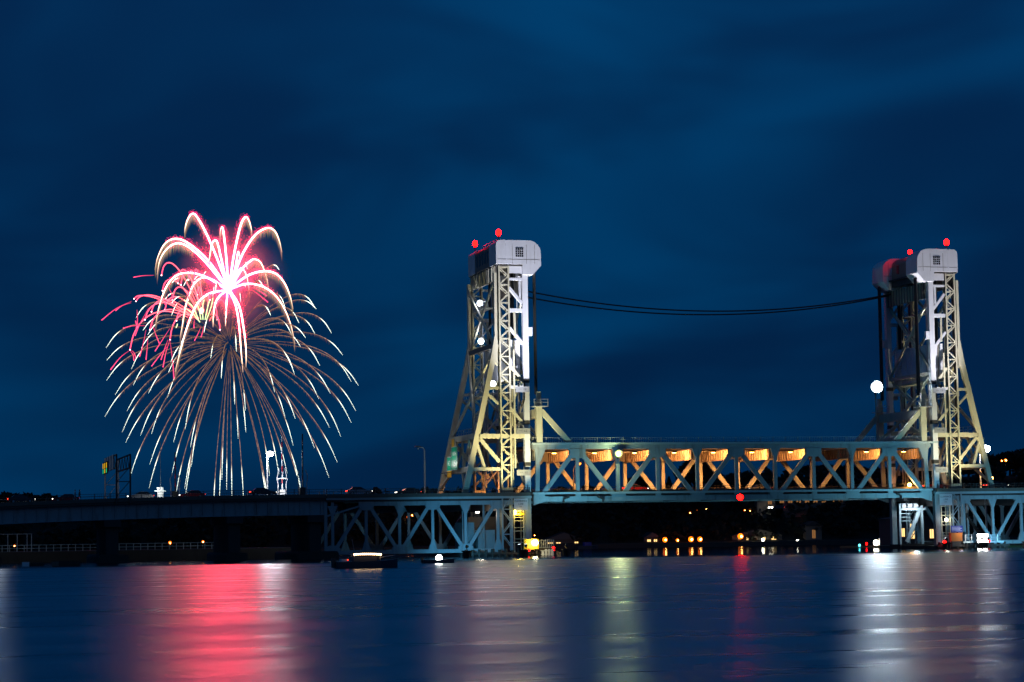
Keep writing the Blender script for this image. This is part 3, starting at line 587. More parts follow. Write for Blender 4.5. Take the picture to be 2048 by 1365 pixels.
# sodium lamps under the upper deck
for i in range(10):
    if i in (7,): continue
    x = (NX[i]+NX[i+1])/2
    f = empty('sodium_lamp', (x, 1.6, 18.2), 'orange sodium lamp under the upper deck, '+ORD[i]+' bay from the left tower', 'lamp', 'sodium lamps under the upper deck')
    pbox('lamp_box', 'dark', f, (x-.35, 1.2, 18.1), (x+.35, 1.9, 18.45)); pbox('lens', 'sodium', f, (x-.3, 1.5, 18.04), (x+.3, 1.88, 18.095))
    spot(f, (x, 2.0, 17.9), (x+.6, 16, 15.0), (9000, 13500, 12000, 14000, 13000, 13500, 12500, 13000, 7000, 2000)[i], (1, .36, .085), 150, .5, .3)
for px, lb in ((1157, 'orange road lamp on dark bracket seen through the left end of the lift span'),):
    p = at(px, 928, 12)
    f = empty('road_lamp', (p.x, p.y, 11.05), lb, 'street lamp')
    part('pole', 'dark', f, lambda m: m.tube([(p.x-1.0, p.y, 11.05), (p.x-1.0, p.y, p.z-1.2), (p.x-.6, p.y, p.z-.2), (p.x, p.y, p.z+.2)], .1, 6)); part('lamp_head', 'dark', f, lambda m: m.box(p+Vector((-.7, -.25, .12)), p+Vector((.6, .25, .32)))); part('lens', 'roadsod', f, lambda m: m.ball(p, .34, 10, 6, (1.4, .7, .8)))
for px, py, Y, lb in ((1819, 970, 0.9, 'small orange lamp on the road railing at the right end of the lift span'), (1981, 957, 14, 'orange lamp low beside the raking leg of the right tower')):
    p = at(px, py, Y); f = empty('road_lamp', (p.x, p.y, 11), lb, 'lamp', 'orange lamps at road level')
    part('post', 'dark', f, lambda m: m.tube([(p.x, p.y, 11), (p.x, p.y, p.z-.3)], .08, 6)); part('lens', 'sodium', f, lambda m: m.ball(p, .34 if px < 1900 else .5, 12, 8), smooth=True); part('cap', 'dark', f, lambda m: m.tube([(p.x, p.y, p.z+.3), (p.x, p.y, p.z+.5)], .3, 8))
    point(f, p+Vector((0, -.8, .2)), 500, (1, .45, .1), .3)

# ------------------------------------------------------------------ street lamps on the road
def street_lamp(px, py, Y, lb, lens, r, arm=1.6, lit=True, pole='galv', h0=11.05):
    p = at(px, py, Y); z0 = h0+zo(p.x); f = empty('street_lamp', (p.x-arm, p.y, z0), lb, 'street lamp', 'street lamps on the bridge road')
    part('pole', pole, f, lambda m: m.tube([(p.x-arm, p.y, z0), (p.x-arm, p.y, p.z-.4), (p.x-arm*.8, p.y, p.z+.1), (p.x-.2, p.y, p.z+.3)], [.17, .12, .09, .07], 8))
    part('lamp_head', 'dark', f, lambda m: m.prism([(p.x-.6, p.z+.22), (p.x+.5, p.z+.22), (p.x+.4, p.z+.42), (p.x-.4, p.z+.42)][::-1], p.y-.25, p.y+.25))
    part('base_plate', 'dark', f, lambda m: m.box((p.x-arm-.3, p.y-.3, z0), (p.x-arm+.3, p.y+.3, z0+.12)))
    part('lens', lens, f, lambda m: m.ball(p+Vector((0, 0, -.1)), r, 12, 8, (1, .8, .8)), smooth=True)
    if lit: point(f, p+Vector((-.3, -.9, -.9)), 800 if px < 0 else 1300, (.85, .93, 1), .4)
street_lamp(540, 907, 17, 'brightly lit white street lamp behind the raised barrier under the fireworks', 'street', .62, .55, pole='signw')
street_lamp(1972, 897, 17, 'brightly lit white street lamp right of the right tower', 'street', .85, 1.4, pole='signw')
street_lamp(-14, 915, 17, 'white street lamp at the left end of the bridge road', 'street', .4, 1.2)
street_lamp(836, 897, 17.5, 'unlit curved street lamp on the road left of the tower', 'galv', .16, -1.2, False)

# ------------------------------------------------------------------ sign gantry, barriers, signal cabinet
pg = at(246, 985, -.6); pf = at(218, 985, 19.6)
gt = empty('sign_gantry', (pg.x, 9.5, 10.2), 'dark sign gantry over the road with amber and green traffic signals', 'gantry')
zt = at(246, 910, -.6).z; zb = at(246, 936, -.6).z
for y, mt in ((-1.3, 'dark'), (19.9, 'galv')):  # far frame paler than the near one: its lighting put into the colour
    for x in (-1.15, 1.15):
        pbox('gantry_post', mt, gt, (pg.x+x-.14, y-.14, 9.9 if y < 0 else 10.9), (pg.x+x+.14, y+.14, zt))
    for a, b_ in ((11.2, 13.6), (13.6, 16.0)):
        pbeam('gantry_brace', mt, gt, (pg.x-1.05, y, a), (pg.x+1.05, y, b_), .12, .12)
    pbox('gantry_tie', mt, gt, (pg.x-1.1, y-.08, 13.5), (pg.x+1.1, y+.08, 13.65))
for x in (-1.15, 1.15):
    for z in (zb, zt): pbox('gantry_chord', 'dark', gt, (pg.x+x-.12, -1.3, z-.12), (pg.x+x+.12, 19.9, z+.12))
    for k in range(9):
        y = -1.3+k*2.36; pbeam('gantry_web', 'dark', gt, (pg.x+x, y, zb if k % 2 else zt), (pg.x+x, y+2.36, zt if k % 2 else zb), .1, .1, (1, 0, 0))
for y in (1.0, 5.5, 10, 14.5): pbox('sign_back', 'galv', gt, (pg.x-1.5, y, zb-.2), (pg.x-1.35, y+2.8, zt+.1))
for k, y in enumerate((10.4, 13.6, 16.8)):
    sg = pbox('signal_head', 'dark', gt, (pg.x-1.75, y-.5, zb-.6), (pg.x-1.51, y+.6, zb+1.5))
    pbox('signal_arrow', 'sigY', sg, (pg.x-1.80, y-.35, zb+.4), (pg.x-1.755, y+.45, zb+1.3))
    pbox('signal_disc', 'sigG' if k != 1 else 'sigY', sg, (pg.x-1.80, y-.35, zb-.45), (pg.x-1.755, y+.45, zb+.3))
def gate(px, Y, ytop, lb, lit, arm_top):
    p = at(px, 985, Y); z0 = 11.05+zo(p.x)
    g_ = empty('barrier_gate', (p.x, p.y, z0), lb, 'barrier gate', 'raised barrier gates on the road')
    mt = 'signw' if lit else 'dark'  # unlit gates get a dark tone for white: shade put into the colour
    pbox('gate_cabinet', mt, g_, (p.x-.5, p.y-.45, z0), (p.x+.5, p.y+.45, z0+1.35)); za = z0+1.3; top = at(px, arm_top, Y).z
    n_ = 9
    for k in range(n_):
        pbeam('arm_stripe', ('red' if k % 2 else 'signw') if lit else ('red' if k % 2 else 'dark'), g_, (p.x+.05, p.y, za+(top-za)*k/n_+.004), (p.x+.05, p.y, za+(top-za)*(k+1)/n_), .22, .1)
    for x in (-.7, .75):
        part('lamp_standard', 'signw' if lit else 'galv', g_, lambda m: m.tube([(p.x+x, p.y, z0), (p.x+x, p.y, z0+2.2), (p.x+x*1.25, p.y, z0+3.3), (p.x+x*.7, p.y, z0+5.2 if lit else z0+4.4)], .08, 6))
    if lit:
        pbox('cross_arm', 'signw', g_, (p.x-.95, p.y-.15, z0+3.2), (p.x+.95, p.y+.15, z0+3.45))
        point(g_, (p.x-.3, p.y-2.6, z0+2.4), 500, (.9, .93, 1), .3)
gate(564, 16, 985, 'floodlit raised red and white barrier gate beside the white street lamp', True, 872)
gate(605, 1.4, 985, 'dark raised barrier gate at the near kerb beneath the fireworks', False, 868)
gate(350, 14, 985, 'raised red and white barrier gate left of the fireworks centre', False, 905)
p = at(320, 988, 12); z0 = 11.05+zo(p.x)
g_ = empty('signal_cabinet', (p.x, p.y, z0), 'white signal cabinet with cross arm and thin whip mast on the road', 'cabinet')
pbox('cabinet_body', 'signw', g_, (p.x-.55, p.y-.4, z0), (p.x+.55, p.y+.4, z0+1.2)); pbox('cross_arm', 'signw', g_, (p.x-1.0, p.y-.15, z0+1.25), (p.x+1.0, p.y+.15, z0+1.5))
for x in (-.32, .32): pbox('signal_face', 'signw', g_, (p.x+x-.25, p.y-.2, z0+1.52), (p.x+x+.25, p.y+.2, z0+2.1))
part('whip_mast', 'galv', g_, lambda m: m.tube([(p.x+.1, p.y+.1, z0+1.5), (p.x+.1, p.y+.1, z0+10)], .05, 5)); point(g_, (p.x-.4, p.y-1.8, z0+1.6), 160, (.95, 1, .95), .2)

# ------------------------------------------------------------------ cars with their lamps on
def make_car(mat, x, y, fwd, lb):
    z0 = 11.005+zo(x) if x < 0 or x > LX else 11.055
    c = empty('car', (x, y, z0), lb, 'car', 'cars on the bridge', local=True, rz=0 if fwd > 0 else math.pi)
    part('car_body', mat, c, lambda m: m.prism([(-2.2, .35), (-2.25, .8), (-2.1, .95), (1.0, .95), (2.0, .82), (2.2, .6), (2.15, .32)][::-1], -.85, .85))
    def cab(m):
        k = len(m.v); lo = [(-1.75, -.8), (1.05, -.8), (1.05, .8), (-1.75, .8)]; hi = [(-1.2, -.62), (.25, -.62), (.25, .62), (-1.2, .62)]
        m.v += [(a, b_, .952) for a, b_ in lo] + [(a, b_, 1.42) for a, b_ in hi]; m.f += [(k+4, k+5, k+6, k+7)] + [(k+i, k+(i+1) % 4, k+4+(i+1) % 4, k+4+i) for i in range(4)]
    part('cabin_glass', 'glass', c, cab); pbox('roof_panel', mat, c, (-1.2, -.63, 1.422), (.26, .63, 1.46))
    for a in (-1.4, 1.35):
        for b_ in (-.8, .8):
            w = part('wheel', 'tyre', c, lambda m: m.tube([(a, b_-.1, .33), (a, b_+.1, .33)], .33, 14)); part('rim', 'galv', w, lambda m: m.tube([(a, b_-.115, .33), (a, b_+.115, .33)], .2, 10))
    for b_ in (-.6, .6):
        pbox('headlight', 'head', c, (2.16, b_-.2, .58), (2.24, b_+.2, .74)); pbox('tail_light', 'tail', c, (-2.3, b_-.22, .68), (-2.22, b_+.22, .84))
cars = [(-88, 4.0, 1, 'car1', 'dark car nearest the left frame edge of the bridge road'), (-80, 14, -1, 'car3', 'red car near the two walkers on the bridge'), (-67, 14.5, -1, 'car2', 'silver car right of the sign gantry'), (-58, 14.5, -1, 'car3', 'red car under the fireworks centre'),
        (-47, 4.0, 1, 'car1', 'dark car passing below the white street lamp'), (-30, 4.2, 1, 'car2', 'silver car midway along the blue deck truss'), (-19, 14.3, -1, 'car1', 'dark car approaching the left tower'), (21, 4.3, 1, 'car3', 'red car on the left half of the lift span'),
        (49, 14.4, -1, 'car1', 'dark car on the right half of the lift span'), (80.5, 4.2, 1, 'car3', 'red car passing through the right tower'), (93, 4.2, 1, 'car1', 'dark car at the right frame edge of the bridge road')]
for x, y, fw, mt, lb in cars: make_car(mt, x, y, fw, lb)

# ------------------------------------------------------------------ two walkers on the near sidewalk
def person(px, lb, top, leg):
    p = at(px, 996, -.35); z0 = 11.05+zo(p.x)
    e = empty('person', (p.x, p.y, z0), lb, 'person', local=True, rz=R(-80))
    J = {'pel': ((0, 0, .95), .15), 'ch': ((0, .02, 1.32), .17), 'nk': ((0, .02, 1.5), .06), 'hd': ((0, .04, 1.64), .1), 'ht': ((0, .03, 1.74), .08)}
    for s in (-1, 1):
        q = str(s); J.update({'sh'+q: ((s*.19, .02, 1.42), .07), 'el'+q: ((s*.25, -.03+s*.06, 1.15), .05), 'ha'+q: ((s*.24, .08+s*.12, .9), .045), 'hp'+q: ((s*.1, 0, .88), .1), 'kn'+q: ((s*.11, .04+s*.13, .5), .07), 'an'+q: ((s*.11, s*.22, .09), .05), 'to'+q: ((s*.11, .16+s*.22, .04), .045)})
    ids = {k: i for i, k in enumerate(J)}; E_ = [('pel', 'ch'), ('ch', 'nk'), ('nk', 'hd'), ('hd', 'ht')]
    for q in ('-1', '1'): E_ += [('ch', 'sh'+q), ('sh'+q, 'el'+q), ('el'+q, 'ha'+q), ('pel', 'hp'+q), ('hp'+q, 'kn'+q), ('kn'+q, 'an'+q), ('an'+q, 'to'+q)]
    me = bpy.data.meshes.new('body'); me.from_pydata([v[0] for v in J.values()], [(ids[a], ids[b_]) for a, b_ in E_], [])
    o = bpy.data.objects.new('body', me); col.objects.link(o); o.parent = e
    sk = o.modifiers.new('skin', 'SKIN'); sb = o.modifiers.new('sub', 'SUBSURF'); sb.levels = sb.render_levels = 1
    for i, v in enumerate(J.values()): me.skin_vertices[0].data[i].radius = (v[1], v[1])
    me.skin_vertices[0].data[0].use_root = True; me.materials.append(M[top])
    part('hair', 'ink', e, lambda m: m.ball((0, .01, 1.7), .12, 10, 6, (1, 1.1, .8)), smooth=True)
person(150, 'walker in pale blue jacket on the bridge sidewalk', 'cloth1', 'cloth2'); person(159, 'walker in grey clothes on the bridge sidewalk', 'cloth2', 'cloth2')

# ------------------------------------------------------------------ things at the foot of the towers
X = lambda u: -u
yb_ = empty('yellow_cabinet', (-1.2, -4, .6), 'yellow floodlit cabinet with white lamp on the fender of the left tower', 'cabinet')
pbox('cabinet_body', 'yellow', yb_, (-2.4, -4.3, 1.1), (.15, -3.55, 2.9)); pbox('cabinet_leg', 'dark', yb_, (-2.2, -4.2, .2), (-2.0, -3.7, 1.09)); pbox('cabinet_leg', 'dark', yb_, (-.2, -4.2, .2), (0, -3.7, 1.09)); pbox('cabinet_door', 'yellow', yb_, (-2.2, -4.33, 1.25), (-1.3, -4.303, 2.75))
part('lamp_lens', 'yflood', yb_, lambda m: m.ball((-.55, -4.45, 2.25), .5, 14, 8, (1.1, .3, 1)), smooth=True); point(yb_, (-.8, -5.6, 2.2), 420, (1, .8, .3), .3)
def nav_post(px, py, Y, lens, lb, r=.26, base=True):
    p = at(px, py, Y); f = empty('navigation_light', (p.x, p.y, 0), lb, 'navigation light', 'small navigation lights at the water')
    part('post', 'timber', f, lambda m: m.tube([(p.x, p.y, -2), (p.x, p.y, p.z-r)], .16 if base else .08, 8)); part('lens', lens, f, lambda m: m.ball(p, r, 12, 8, (1, 1, 1.2)), smooth=True); part('lantern_cap', 'dark', f, lambda m: m.tube([(p.x, p.y, p.z+r*1.15), (p.x, p.y, p.z+r*1.5)], r*.6, 8))
    if base:
        for k in range(4): part('pile', 'timber', f, lambda m: m.tube([(p.x-.55+k*.37, p.y+.3+.2*(k % 2), -2), (p.x-.55+k*.37, p.y+.3+.2*(k % 2), p.z-.9)], .2, 7))
nav_post(1107, 1098, -3.5, 'redn', 'red navigation light on piles just right of the yellow cabinet', .32)
nav_post(1889, 1085, -4.2, 'redn', 'red navigation light before the orange box under the right tower', .3)
nav_post(1733, 1088, 60, 'redn', 'tiny red navigation light left of the white harbour light', .22, False); nav_post(1719, 1091, 60, 'cy', 'tiny cyan navigation light under the lift span', .22, False)
nav_post(1058, 1101, -4.6, 'redn', 'small red light at the corner of the yellow cabinet', .16, False)
fe = empty('fender_fence', (1.6, -3.8, .8), 'short pale picket fence between the yellow cabinet and red light', 'fence')
for k in range(8): pbox('picket', 'galv', fe, (.45+k*.36, -3.85, 1.3), (.57+k*.36, -3.78, 2.75))
for z in (1.35, 2.6): pbox('fence_rail', 'galv', fe, (.4, -3.77, z), (3.1, -3.72, z+.1))
pbox('fence_beam', 'timber', fe, (.3, -3.95, .9), (3.3, -3.65, 1.28))
fl = empty('timber_fender', (1.8, -4.2, 0), 'white slatted fender frame standing in the water by the picket fence', 'fender')
for k in range(4): pbox('slat', 'signw', fl, (.75+k*.58, -4.25, -.6), (1.15+k*.58, -4.12, 1.1 if k else .7))
for z in (.15, .75): pbox('cross_bar', 'signw', fl, (.6, -4.11, z), (3.0, -4.03, z+.12))
# right pier: orange box, blue notice, walkway, brilliant flood
ob = empty('orange_box', (80.4, -3.9, .6), 'orange box under the blue notice at the right tower pier', 'cabinet'); pbox('box_body', 'orange', ob, (79.2, -4.2, 1.3), (81.5, -3.5, 2.75)); pbox('box_lid', 'orange', ob, (79.1, -4.3, 2.752), (81.6, -3.4, 2.85)); pbox('box_foot', 'dark', ob, (79.4, -4.1, .3), (81.3, -3.6, 1.298))
point(ob, (80.9, -5.0, 2.6), 22, (1, .6, .2), .2)
nb = empty('notice_board', (80.6, -3.4, .6), 'blue notice board on posts above the orange box', 'sign'); pbox('board', 'nblue', nb, (79.6, -3.45, 2.95), (82.0, -3.38, 4.15))
for x in (79.8, 81.8): pbox('board_post', 'dark', nb, (x-.06, -3.376, .3), (x+.06, -3.26, 4.1))
def stripes(m):
    for k in range(4): m.box((79.8, -3.456, 3.15+k*.24), (81.8 - .3*(k % 2), -3.452, 3.21+k*.24))
part('board_lines', 'signw', nb, stripes)
point(nb, (80.8, -5.2, 3.6), 30, (.5, .6, 1), .2)
wk = empty('pier_walkway', (86, -3.5, 1), 'pale blue steel walkway with lit posts along the right pier', 'walkway')
pbox('walkway_beam', 'bluew', wk, (81.8, -3.9, .95), (90, -3.0, 1.25))
for k in range(6): pbox('railing_post', 'signw', wk, (82.2+k*1.3, -3.85, 1.26), (82.32+k*1.3, -3.75, 2.45))
for z in (1.85, 2.4): pbox('rail', 'bluew', wk, (82.2, -3.74, z), (88.9, -3.68, z+.07))
for k in range(5): part('support_pile', 'timber', wk, lambda m: m.tube([(82.6+k*1.7, -3.4, -2), (82.6+k*1.7, -3.4, .94)], .2, 8))
bl = empty('pier_floodlight', (88.6, -4, 1.3), 'dazzling white boxy floodlight on the right pier walkway', 'floodlight')
q = at(1966, 1077, -4.4); pbox('housing', 'dark', bl, (q.x-1.15, -4.3, q.z-.85), (q.x+1.15, -4.0, q.z+.85)); part('lens', 'pierflood', bl, lambda m: m.box((q.x-1.05, -4.36, q.z-.75), (q.x+1.05, -4.303, q.z+.75)))
pbox('mount', 'dark', bl, (q.x-.2, -4.2, .3), (q.x+.2, -4.0, q.z-.852))
spot(bl, (q.x-.5, -5.5, q.z), (q.x-14, -3.6, q.z-.4), 900, (1, .95, .85), 90)
nav_post(1978, 1083, -4.9, 'redn', 'small red light at the corner of the dazzling floodlight', .18, False)
gb_ = empty('machinery_frame', (73, 6, 0), 'pale blue lit steel frame with drums seen under the right end of the lift span', 'machinery')
a0 = at(1800, 1015, 14); a1 = at(1850, 1015, 14)
pbox('frame_post', 'bluew', gb_, (a0.x-.3, 13.8, 0), (a0.x+.1, 14.2, 8.6)); pbox('frame_post', 'bluew', gb_, (a1.x-.9, 13.8, 0), (a1.x-.5, 14.2, 8.2)); pbox('frame_beam', 'bluew', gb_, (a0.x, 13.7, 7.3), (a1.x, 14.3, 7.7))
for k, (x, w) in enumerate(((.5, .8), (1.7, .9), (3.0, .8))): part('drum', 'white', gb_, lambda m: m.tube([(a0.x+x, 14.5, 8.2), (a0.x+x+w, 14.5, 8.2)], .5, 12))
pbeam('frame_brace', 'bluew', gb_, (a1.x-1.2, 14, 7.3), (a0.x+1.2, 14, 1.2), .7, .4)
for z in (5.2, 5.9, 6.6): pbox('frame_rail', 'bluew', gb_, (a0.x+.2, 14.4, z), (a0.x+2.4, 14.5, z+.14))
pbox('frame_base', 'darkconc', gb_, (a0.x-1, 12, -3), (a1.x+1, 17, .8)); point(gb_, (a0.x+2.2, 11.5, 7.4), 900, (.72, .88, 1), .3)
for px, py, lb in ((1893, 1040, 'white bulb lamp hanging under the deck of the right tower'),): 
    p = at(px, py, -.4); f = empty('pendant_lamp', p, lb, 'lamp'); part('bulb', 'yflood', f, lambda m: m.ball(p, .28, 12, 8), smooth=True); part('stem', 'dark', f, lambda m: m.tube([p+Vector((0, 0, .25)), (p.x, p.y, 10.5)], .05, 6)); point(f, p+Vector((-.3, -.7, .2)), 120, (1, .95, .85), .2)
f = empty('stair_lamp', (-2.9, 1.9, 8.2), 'yellow lamp in the stair cage under the left tower', 'lamp'); part('lens', 'yel', f, lambda m: m.tube([(-2.95, -.45, 7.2), (-2.95, -.45, 8.3)], .2, 10)); pbox('lamp_cap', 'dark', f, (-3.2, -.6, 8.32), (-2.7, -.3, 8.45)); point(f, (-2.3, -.9, 7.4), 260, (1, .72, .15), .2); pbox('lamp_plate', 'yellow', f, (-2.7, -.5, 7.15), (-1.3, -.4, 7.5))
f = empty('work_lamp', (-8.5, 6, 8), 'pale lamp lighting the girders under the left tower', 'lamp'); part('lens', 'yflood', f, lambda m: m.box((-8.6, 5.4, 7.7), (-8.0, 5.6, 7.85))); pbox('housing', 'dark', f, (-8.7, 5.3, 7.86), (-7.9, 5.7, 8.0)); point(f, (-7.5, 5.0, 7.2), 420, (1, .78, .6), .3)

# ------------------------------------------------------------------ left quay behind the bridge
qy = 28.0
MB().prism([(-260, -4), (-33, -4), (-33, 1.7), (-34, 2.0), (-260, 2.0)], qy, qy+40).make('quay', 'darkconc', kind='structure')
rl = empty('quay_railing', (-90, qy+.6, 2), 'long pale blue pipe railing along the left quay under the bridge', 'railing')
railing(rl, -112, -50, qy+.5, 2.0, 1.15, 1.3, 'bluew', rails=(1, .5), r=.05)
fr = empty('goal_frame', (-88, 44, 2), 'tall thin net frame standing behind the quay railing', 'frame')
for x in (-93.3, -92.1, -90.2, -88.3, -86.6, -84.8, -84.0): pbox('frame_post', 'galv', fr, (x-.07, 43.9, 2.0), (x+.07, 44.1, 5.2))
pbox('frame_top', 'galv', fr, (-93.4, 43.95, 5.2), (-83.9, 44.05, 5.28))
fr2 = empty('net_frame', (-100, 44, 2), 'short net frame with pale posts at the left frame edge', 'frame')
for x in (-100.5, -98.6, -97.6): pbox('frame_post', 'signw', fr2, (x-.08, 43.9, 2.0), (x+.08, 44.1, 4.9))
pbox('frame_top', 'galv', fr2, (-100.6, 43.95, 4.9), (-97.5, 44.05, 4.98))
p = at(50, 1130, 0); p2 = at_z(52, 1133, 0)
fd = empty('mooring_float', (p2.x, p2.y, 0), 'small cream box float moored before the left quay', 'float'); pbox('float_box', 'signw', fd, (p2.x-.55, p2.y-.5, -.3), (p2.x+.45, p2.y+.5, .62)); pbox('float_deck', 'timber', fd, (p2.x+.47, p2.y-.6, -.3), (p2.x+2.6, p2.y+.6, .5))
p2 = at_z(132, 1133, 0); fd = empty('mooring_float', (p2.x, p2.y, 0), 'dark weathered float moored beside the cream box float', 'float'); pbox('float_hull', 'timber', fd, (p2.x-2, p2.y-.9, -.4), (p2.x+2, p2.y+.9, .7)); pbox('float_end', 'barrier', fd, (p2.x-2.05, p2.y-.95, .05), (p2.x-1.1, p2.y-.902, .72)); pbox('float_rail', 'timber', fd, (p2.x-1.9, p2.y-.85, .702), (p2.x+1.9, p2.y-.75, .8))

# right bank
MB().prism([(86, -3), (89.5, .35), (400, .7), (400, -3)][::-1], 1.5, 70).make('bank', 'grass', kind='structure')

# ------------------------------------------------------------------ far shore, hills
def hgt(x, y):                       # terrain height
    d = (y-213)/25
    if d < 0: return -1.5 if y < 205 else .9
    d = min(1, d)
    pk = 12.6 + 2.3/(1+math.exp(-(x-25)/14)) + 4.2/(1+math.exp(-(x-140)/14)) + 2.6*math.exp(-((x+165)/32)**2)
    pk += .45*math.sin(x*.051+1)+.35*math.sin(x*.13)
    return .9 + pk*(d*d*(3-2*d)) + .25*math.sin(x*.09+y*.05)*d + max(0, y-240)*.004
hm = MB(); nx, ny = 150, 60
for j in range(ny+1):
    for i in range(nx+1):
        x = -700+1900*i/nx; y = 203 + (j/ny)**2.2*880; hm.v.append((x, y, hgt(x, y)))
hm.f = [(j*(nx+1)+i, j*(nx+1)+i+1, (j+1)*(nx+1)+i+1, (j+1)*(nx+1)+i) for j in range(ny) for i in range(nx)]
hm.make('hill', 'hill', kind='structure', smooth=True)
MB().prism([(-700, 196), (900, 196), (900, 214), (-700, 214)], -1, 1.25, 'z').make('far_quay', 'darkconc', kind='structure')

# trees: every silhouette one can tell apart is a thing, the wood behind is one mass
def leaf_crown(m, c, rx, rz, n, conif):
    for i in range(n):
        if conif:
            f = random.random()**.7; a = random.random()*6.283; rr = rx*f*(.5+.5*random.random())*(.75+.25*math.cos(f*22)); q = Vector((c.x+rr*math.cos(a), c.y+rr*math.sin(a), c.z+rz*(1-2*f)-.25*rr)); s = .35+.5*f
        else:
            u = Vector((random.gauss(0, 1), random.gauss(0, 1), random.gauss(0, 1))).normalized()*(.45+.6*random.random()**.6); lump = 1+.25*math.sin(u.x*5+c.x)*math.cos(u.z*6+c.y)
            q = c + Vector((u.x*rx, u.y*rx, u.z*rz))*lump; s = .55+.6*random.random()
        k = len(m.v); d1 = Vector((random.gauss(0, 1), random.gauss(0, 1), random.gauss(0, .7))).normalized()*s; d2 = d1.cross(Vector((random.gauss(0, 1), random.gauss(0, 1), random.gauss(0, 1)))).normalized()*s*.7
        m.v += [tuple(q-d1), tuple(q+d2), tuple(q+d1), tuple(q-d2)]; m.f.append((k, k+1, k+2, k+3))
def tree(px, ytop, Y, rx, conif, lb, n=420):
    b_ = at(px, ytop, Y); gz = hgt(b_.x, Y); H = max(4, b_.z-gz); t = empty('conifer_tree' if conif else 'leafy_tree', (b_.x, Y, gz), lb, 'tree', 'trees on the far ridge')
    part('trunk', 'bark', t, lambda m: m.tube([(b_.x, Y, gz-.5), (b_.x+.15, Y, gz+H*.4), (b_.x, Y, gz+H*(.95 if conif else .7))], [.45, .3, .08], 7))
    def limbs(m):
        for i in range(6):
            a = i*1.05; z = gz+H*(.3+.07*i); m.tube([(b_.x, Y, z), (b_.x+rx*.7*math.cos(a), Y+rx*.7*math.sin(a), z+(H*.12 if not conif else -.5))], [.14, .04], 5)
    part('limbs', 'bark', t, limbs, kind='stuff')
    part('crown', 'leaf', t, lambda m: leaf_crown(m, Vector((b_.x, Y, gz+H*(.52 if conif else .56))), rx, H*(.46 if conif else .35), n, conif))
TR = [(1283, 958, 248, 2.4, 0, 'low round tree between the first two crossed diagonals'), (1268, 962, 248, 1.9, 0, 'small shrubby tree at the left foot of the ridge'), (1338, 962, 250, 1.4, 1, 'small pointed tree between the left diagonals'), (1372, 930, 250, 3.2, 0, 'leafy tree leaning against the orange diagonal'), (1388, 912, 249, 3.7, 0, 'tallest leafy tree seen through the lift span'),
      (1405, 920, 251, 3.4, 0, 'leafy tree just right of the tallest one'), (1428, 945, 248, 2.9, 0, 'round tree behind the fourth orange panel'), (1466, 950, 250, 1.8, 0, 'narrow tree behind the mid span vertical'), (1495, 941, 251, 2.1, 1, 'spruce with pointed top right of mid span'), (1531, 955, 251, 1.6, 1, 'small spruce right of the taller mid span spruce'),
      (1630, 955, 253, 4.0, 0, 'broad low tree behind the sixth panel'), (1655, 950, 251, 3.8, 0, 'broad tree behind the seventh panel'), (1697, 928, 253, 4.0, 0, 'round tree behind the last orange beam'), (1722, 938, 251, 3.7, 0, 'leafy tree left of the right tower legs'), (1760, 935, 253, 4.0, 0, 'dark tree behind the right tower base'),
      (1936, 925, 250, 3.5, 0, 'dark tree between the right tower and its raking leg'), (2000, 905, 250, 4.3, 0, 'tall tree right of the lit street lamp'), (2018, 900, 251, 4.0, 0, 'tree touching the lit house lamps at right'), (2046, 895, 250, 4.2, 0, 'tree at the right frame edge'), (1975, 925, 250, 3.6, 0, 'tree behind the foot of the right raking leg'),
      (20, 992, 240, 3.2, 0, 'low tree at the left frame edge above the road'), (55, 990, 240, 3.6, 0, 'low tree left of the walkers'), (90, 996, 240, 2.8, 0, 'low tree just left of the two walkers')]
for a in TR: tree(*a)
fw = MB()
for i in range(2600):
    x = random.uniform(-260, 330); y = random.uniform(216, 250); h = 2.5+4*random.random(); c = Vector((x, y, hgt(x, y)+h*.45))
    lim = 17.5 if x < -135 else 14.9 if x < 22 else 18.5 if x < 125 else 23.5
    if c.z+h*.62 > lim-random.random(): continue
    leaf_crown(fw, c, 1.4+1.4*random.random(), h*.5, 34, False)
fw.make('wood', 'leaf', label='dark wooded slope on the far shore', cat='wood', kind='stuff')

# houses on the far slope and the waterfront
def house(px, py, Y, w, d, h, roof, lb, wins, mat='house', lit='dimwin'):
    b_ = at(px, py, Y); g0 = hgt(b_.x, Y); z0 = min(b_.z, g0) if False else b_.z
    t = empty('house', (b_.x, Y, z0), lb, 'house', 'houses on the far shore')
    pbox('wall', mat, t, (b_.x-w/2, Y, z0-4), (b_.x+w/2, Y+d, z0+h))
    part('roof', 'roof', t, lambda m: m.prism([(b_.x-w/2-.4, z0+h), (b_.x+w/2+.4, z0+h), (b_.x, z0+h+roof)][::-1], Y-.4, Y+d+.4))
    if roof > 1.5: part('gable', mat, t, lambda m: m.prism([(b_.x-w/2+.1, z0+h+.05), (b_.x+w/2-.1, z0+h+.05), (b_.x, z0+h+roof*.88)][::-1], Y-.43, Y-.405))
    for (a, z, ww, hh, l_) in wins:
        wn = pbox('window', l_, t, (b_.x+a-ww/2, Y-.06, z0+z), (b_.x+a+ww/2, Y-.02, z0+z+hh)); pbox('window_bar', 'dark', wn, (b_.x+a-.05, Y-.1, z0+z), (b_.x+a+.05, Y-.065, z0+z+hh))
    return t
house(1540, 1016, 224, 8, 9, 3.0, 4.0, 'dim gabled house on the far slope under the lift span', [(0, 1, 1.2, 1.4, 'dimwin')])
house(1622, 1014, 224, 22, 10, 5.0, 1.0, 'long dim building with a row of windows on the far slope', [(-9+k*2.6, 1.2, 1.3, 2.0, 'dimwin') for k in range(8)])
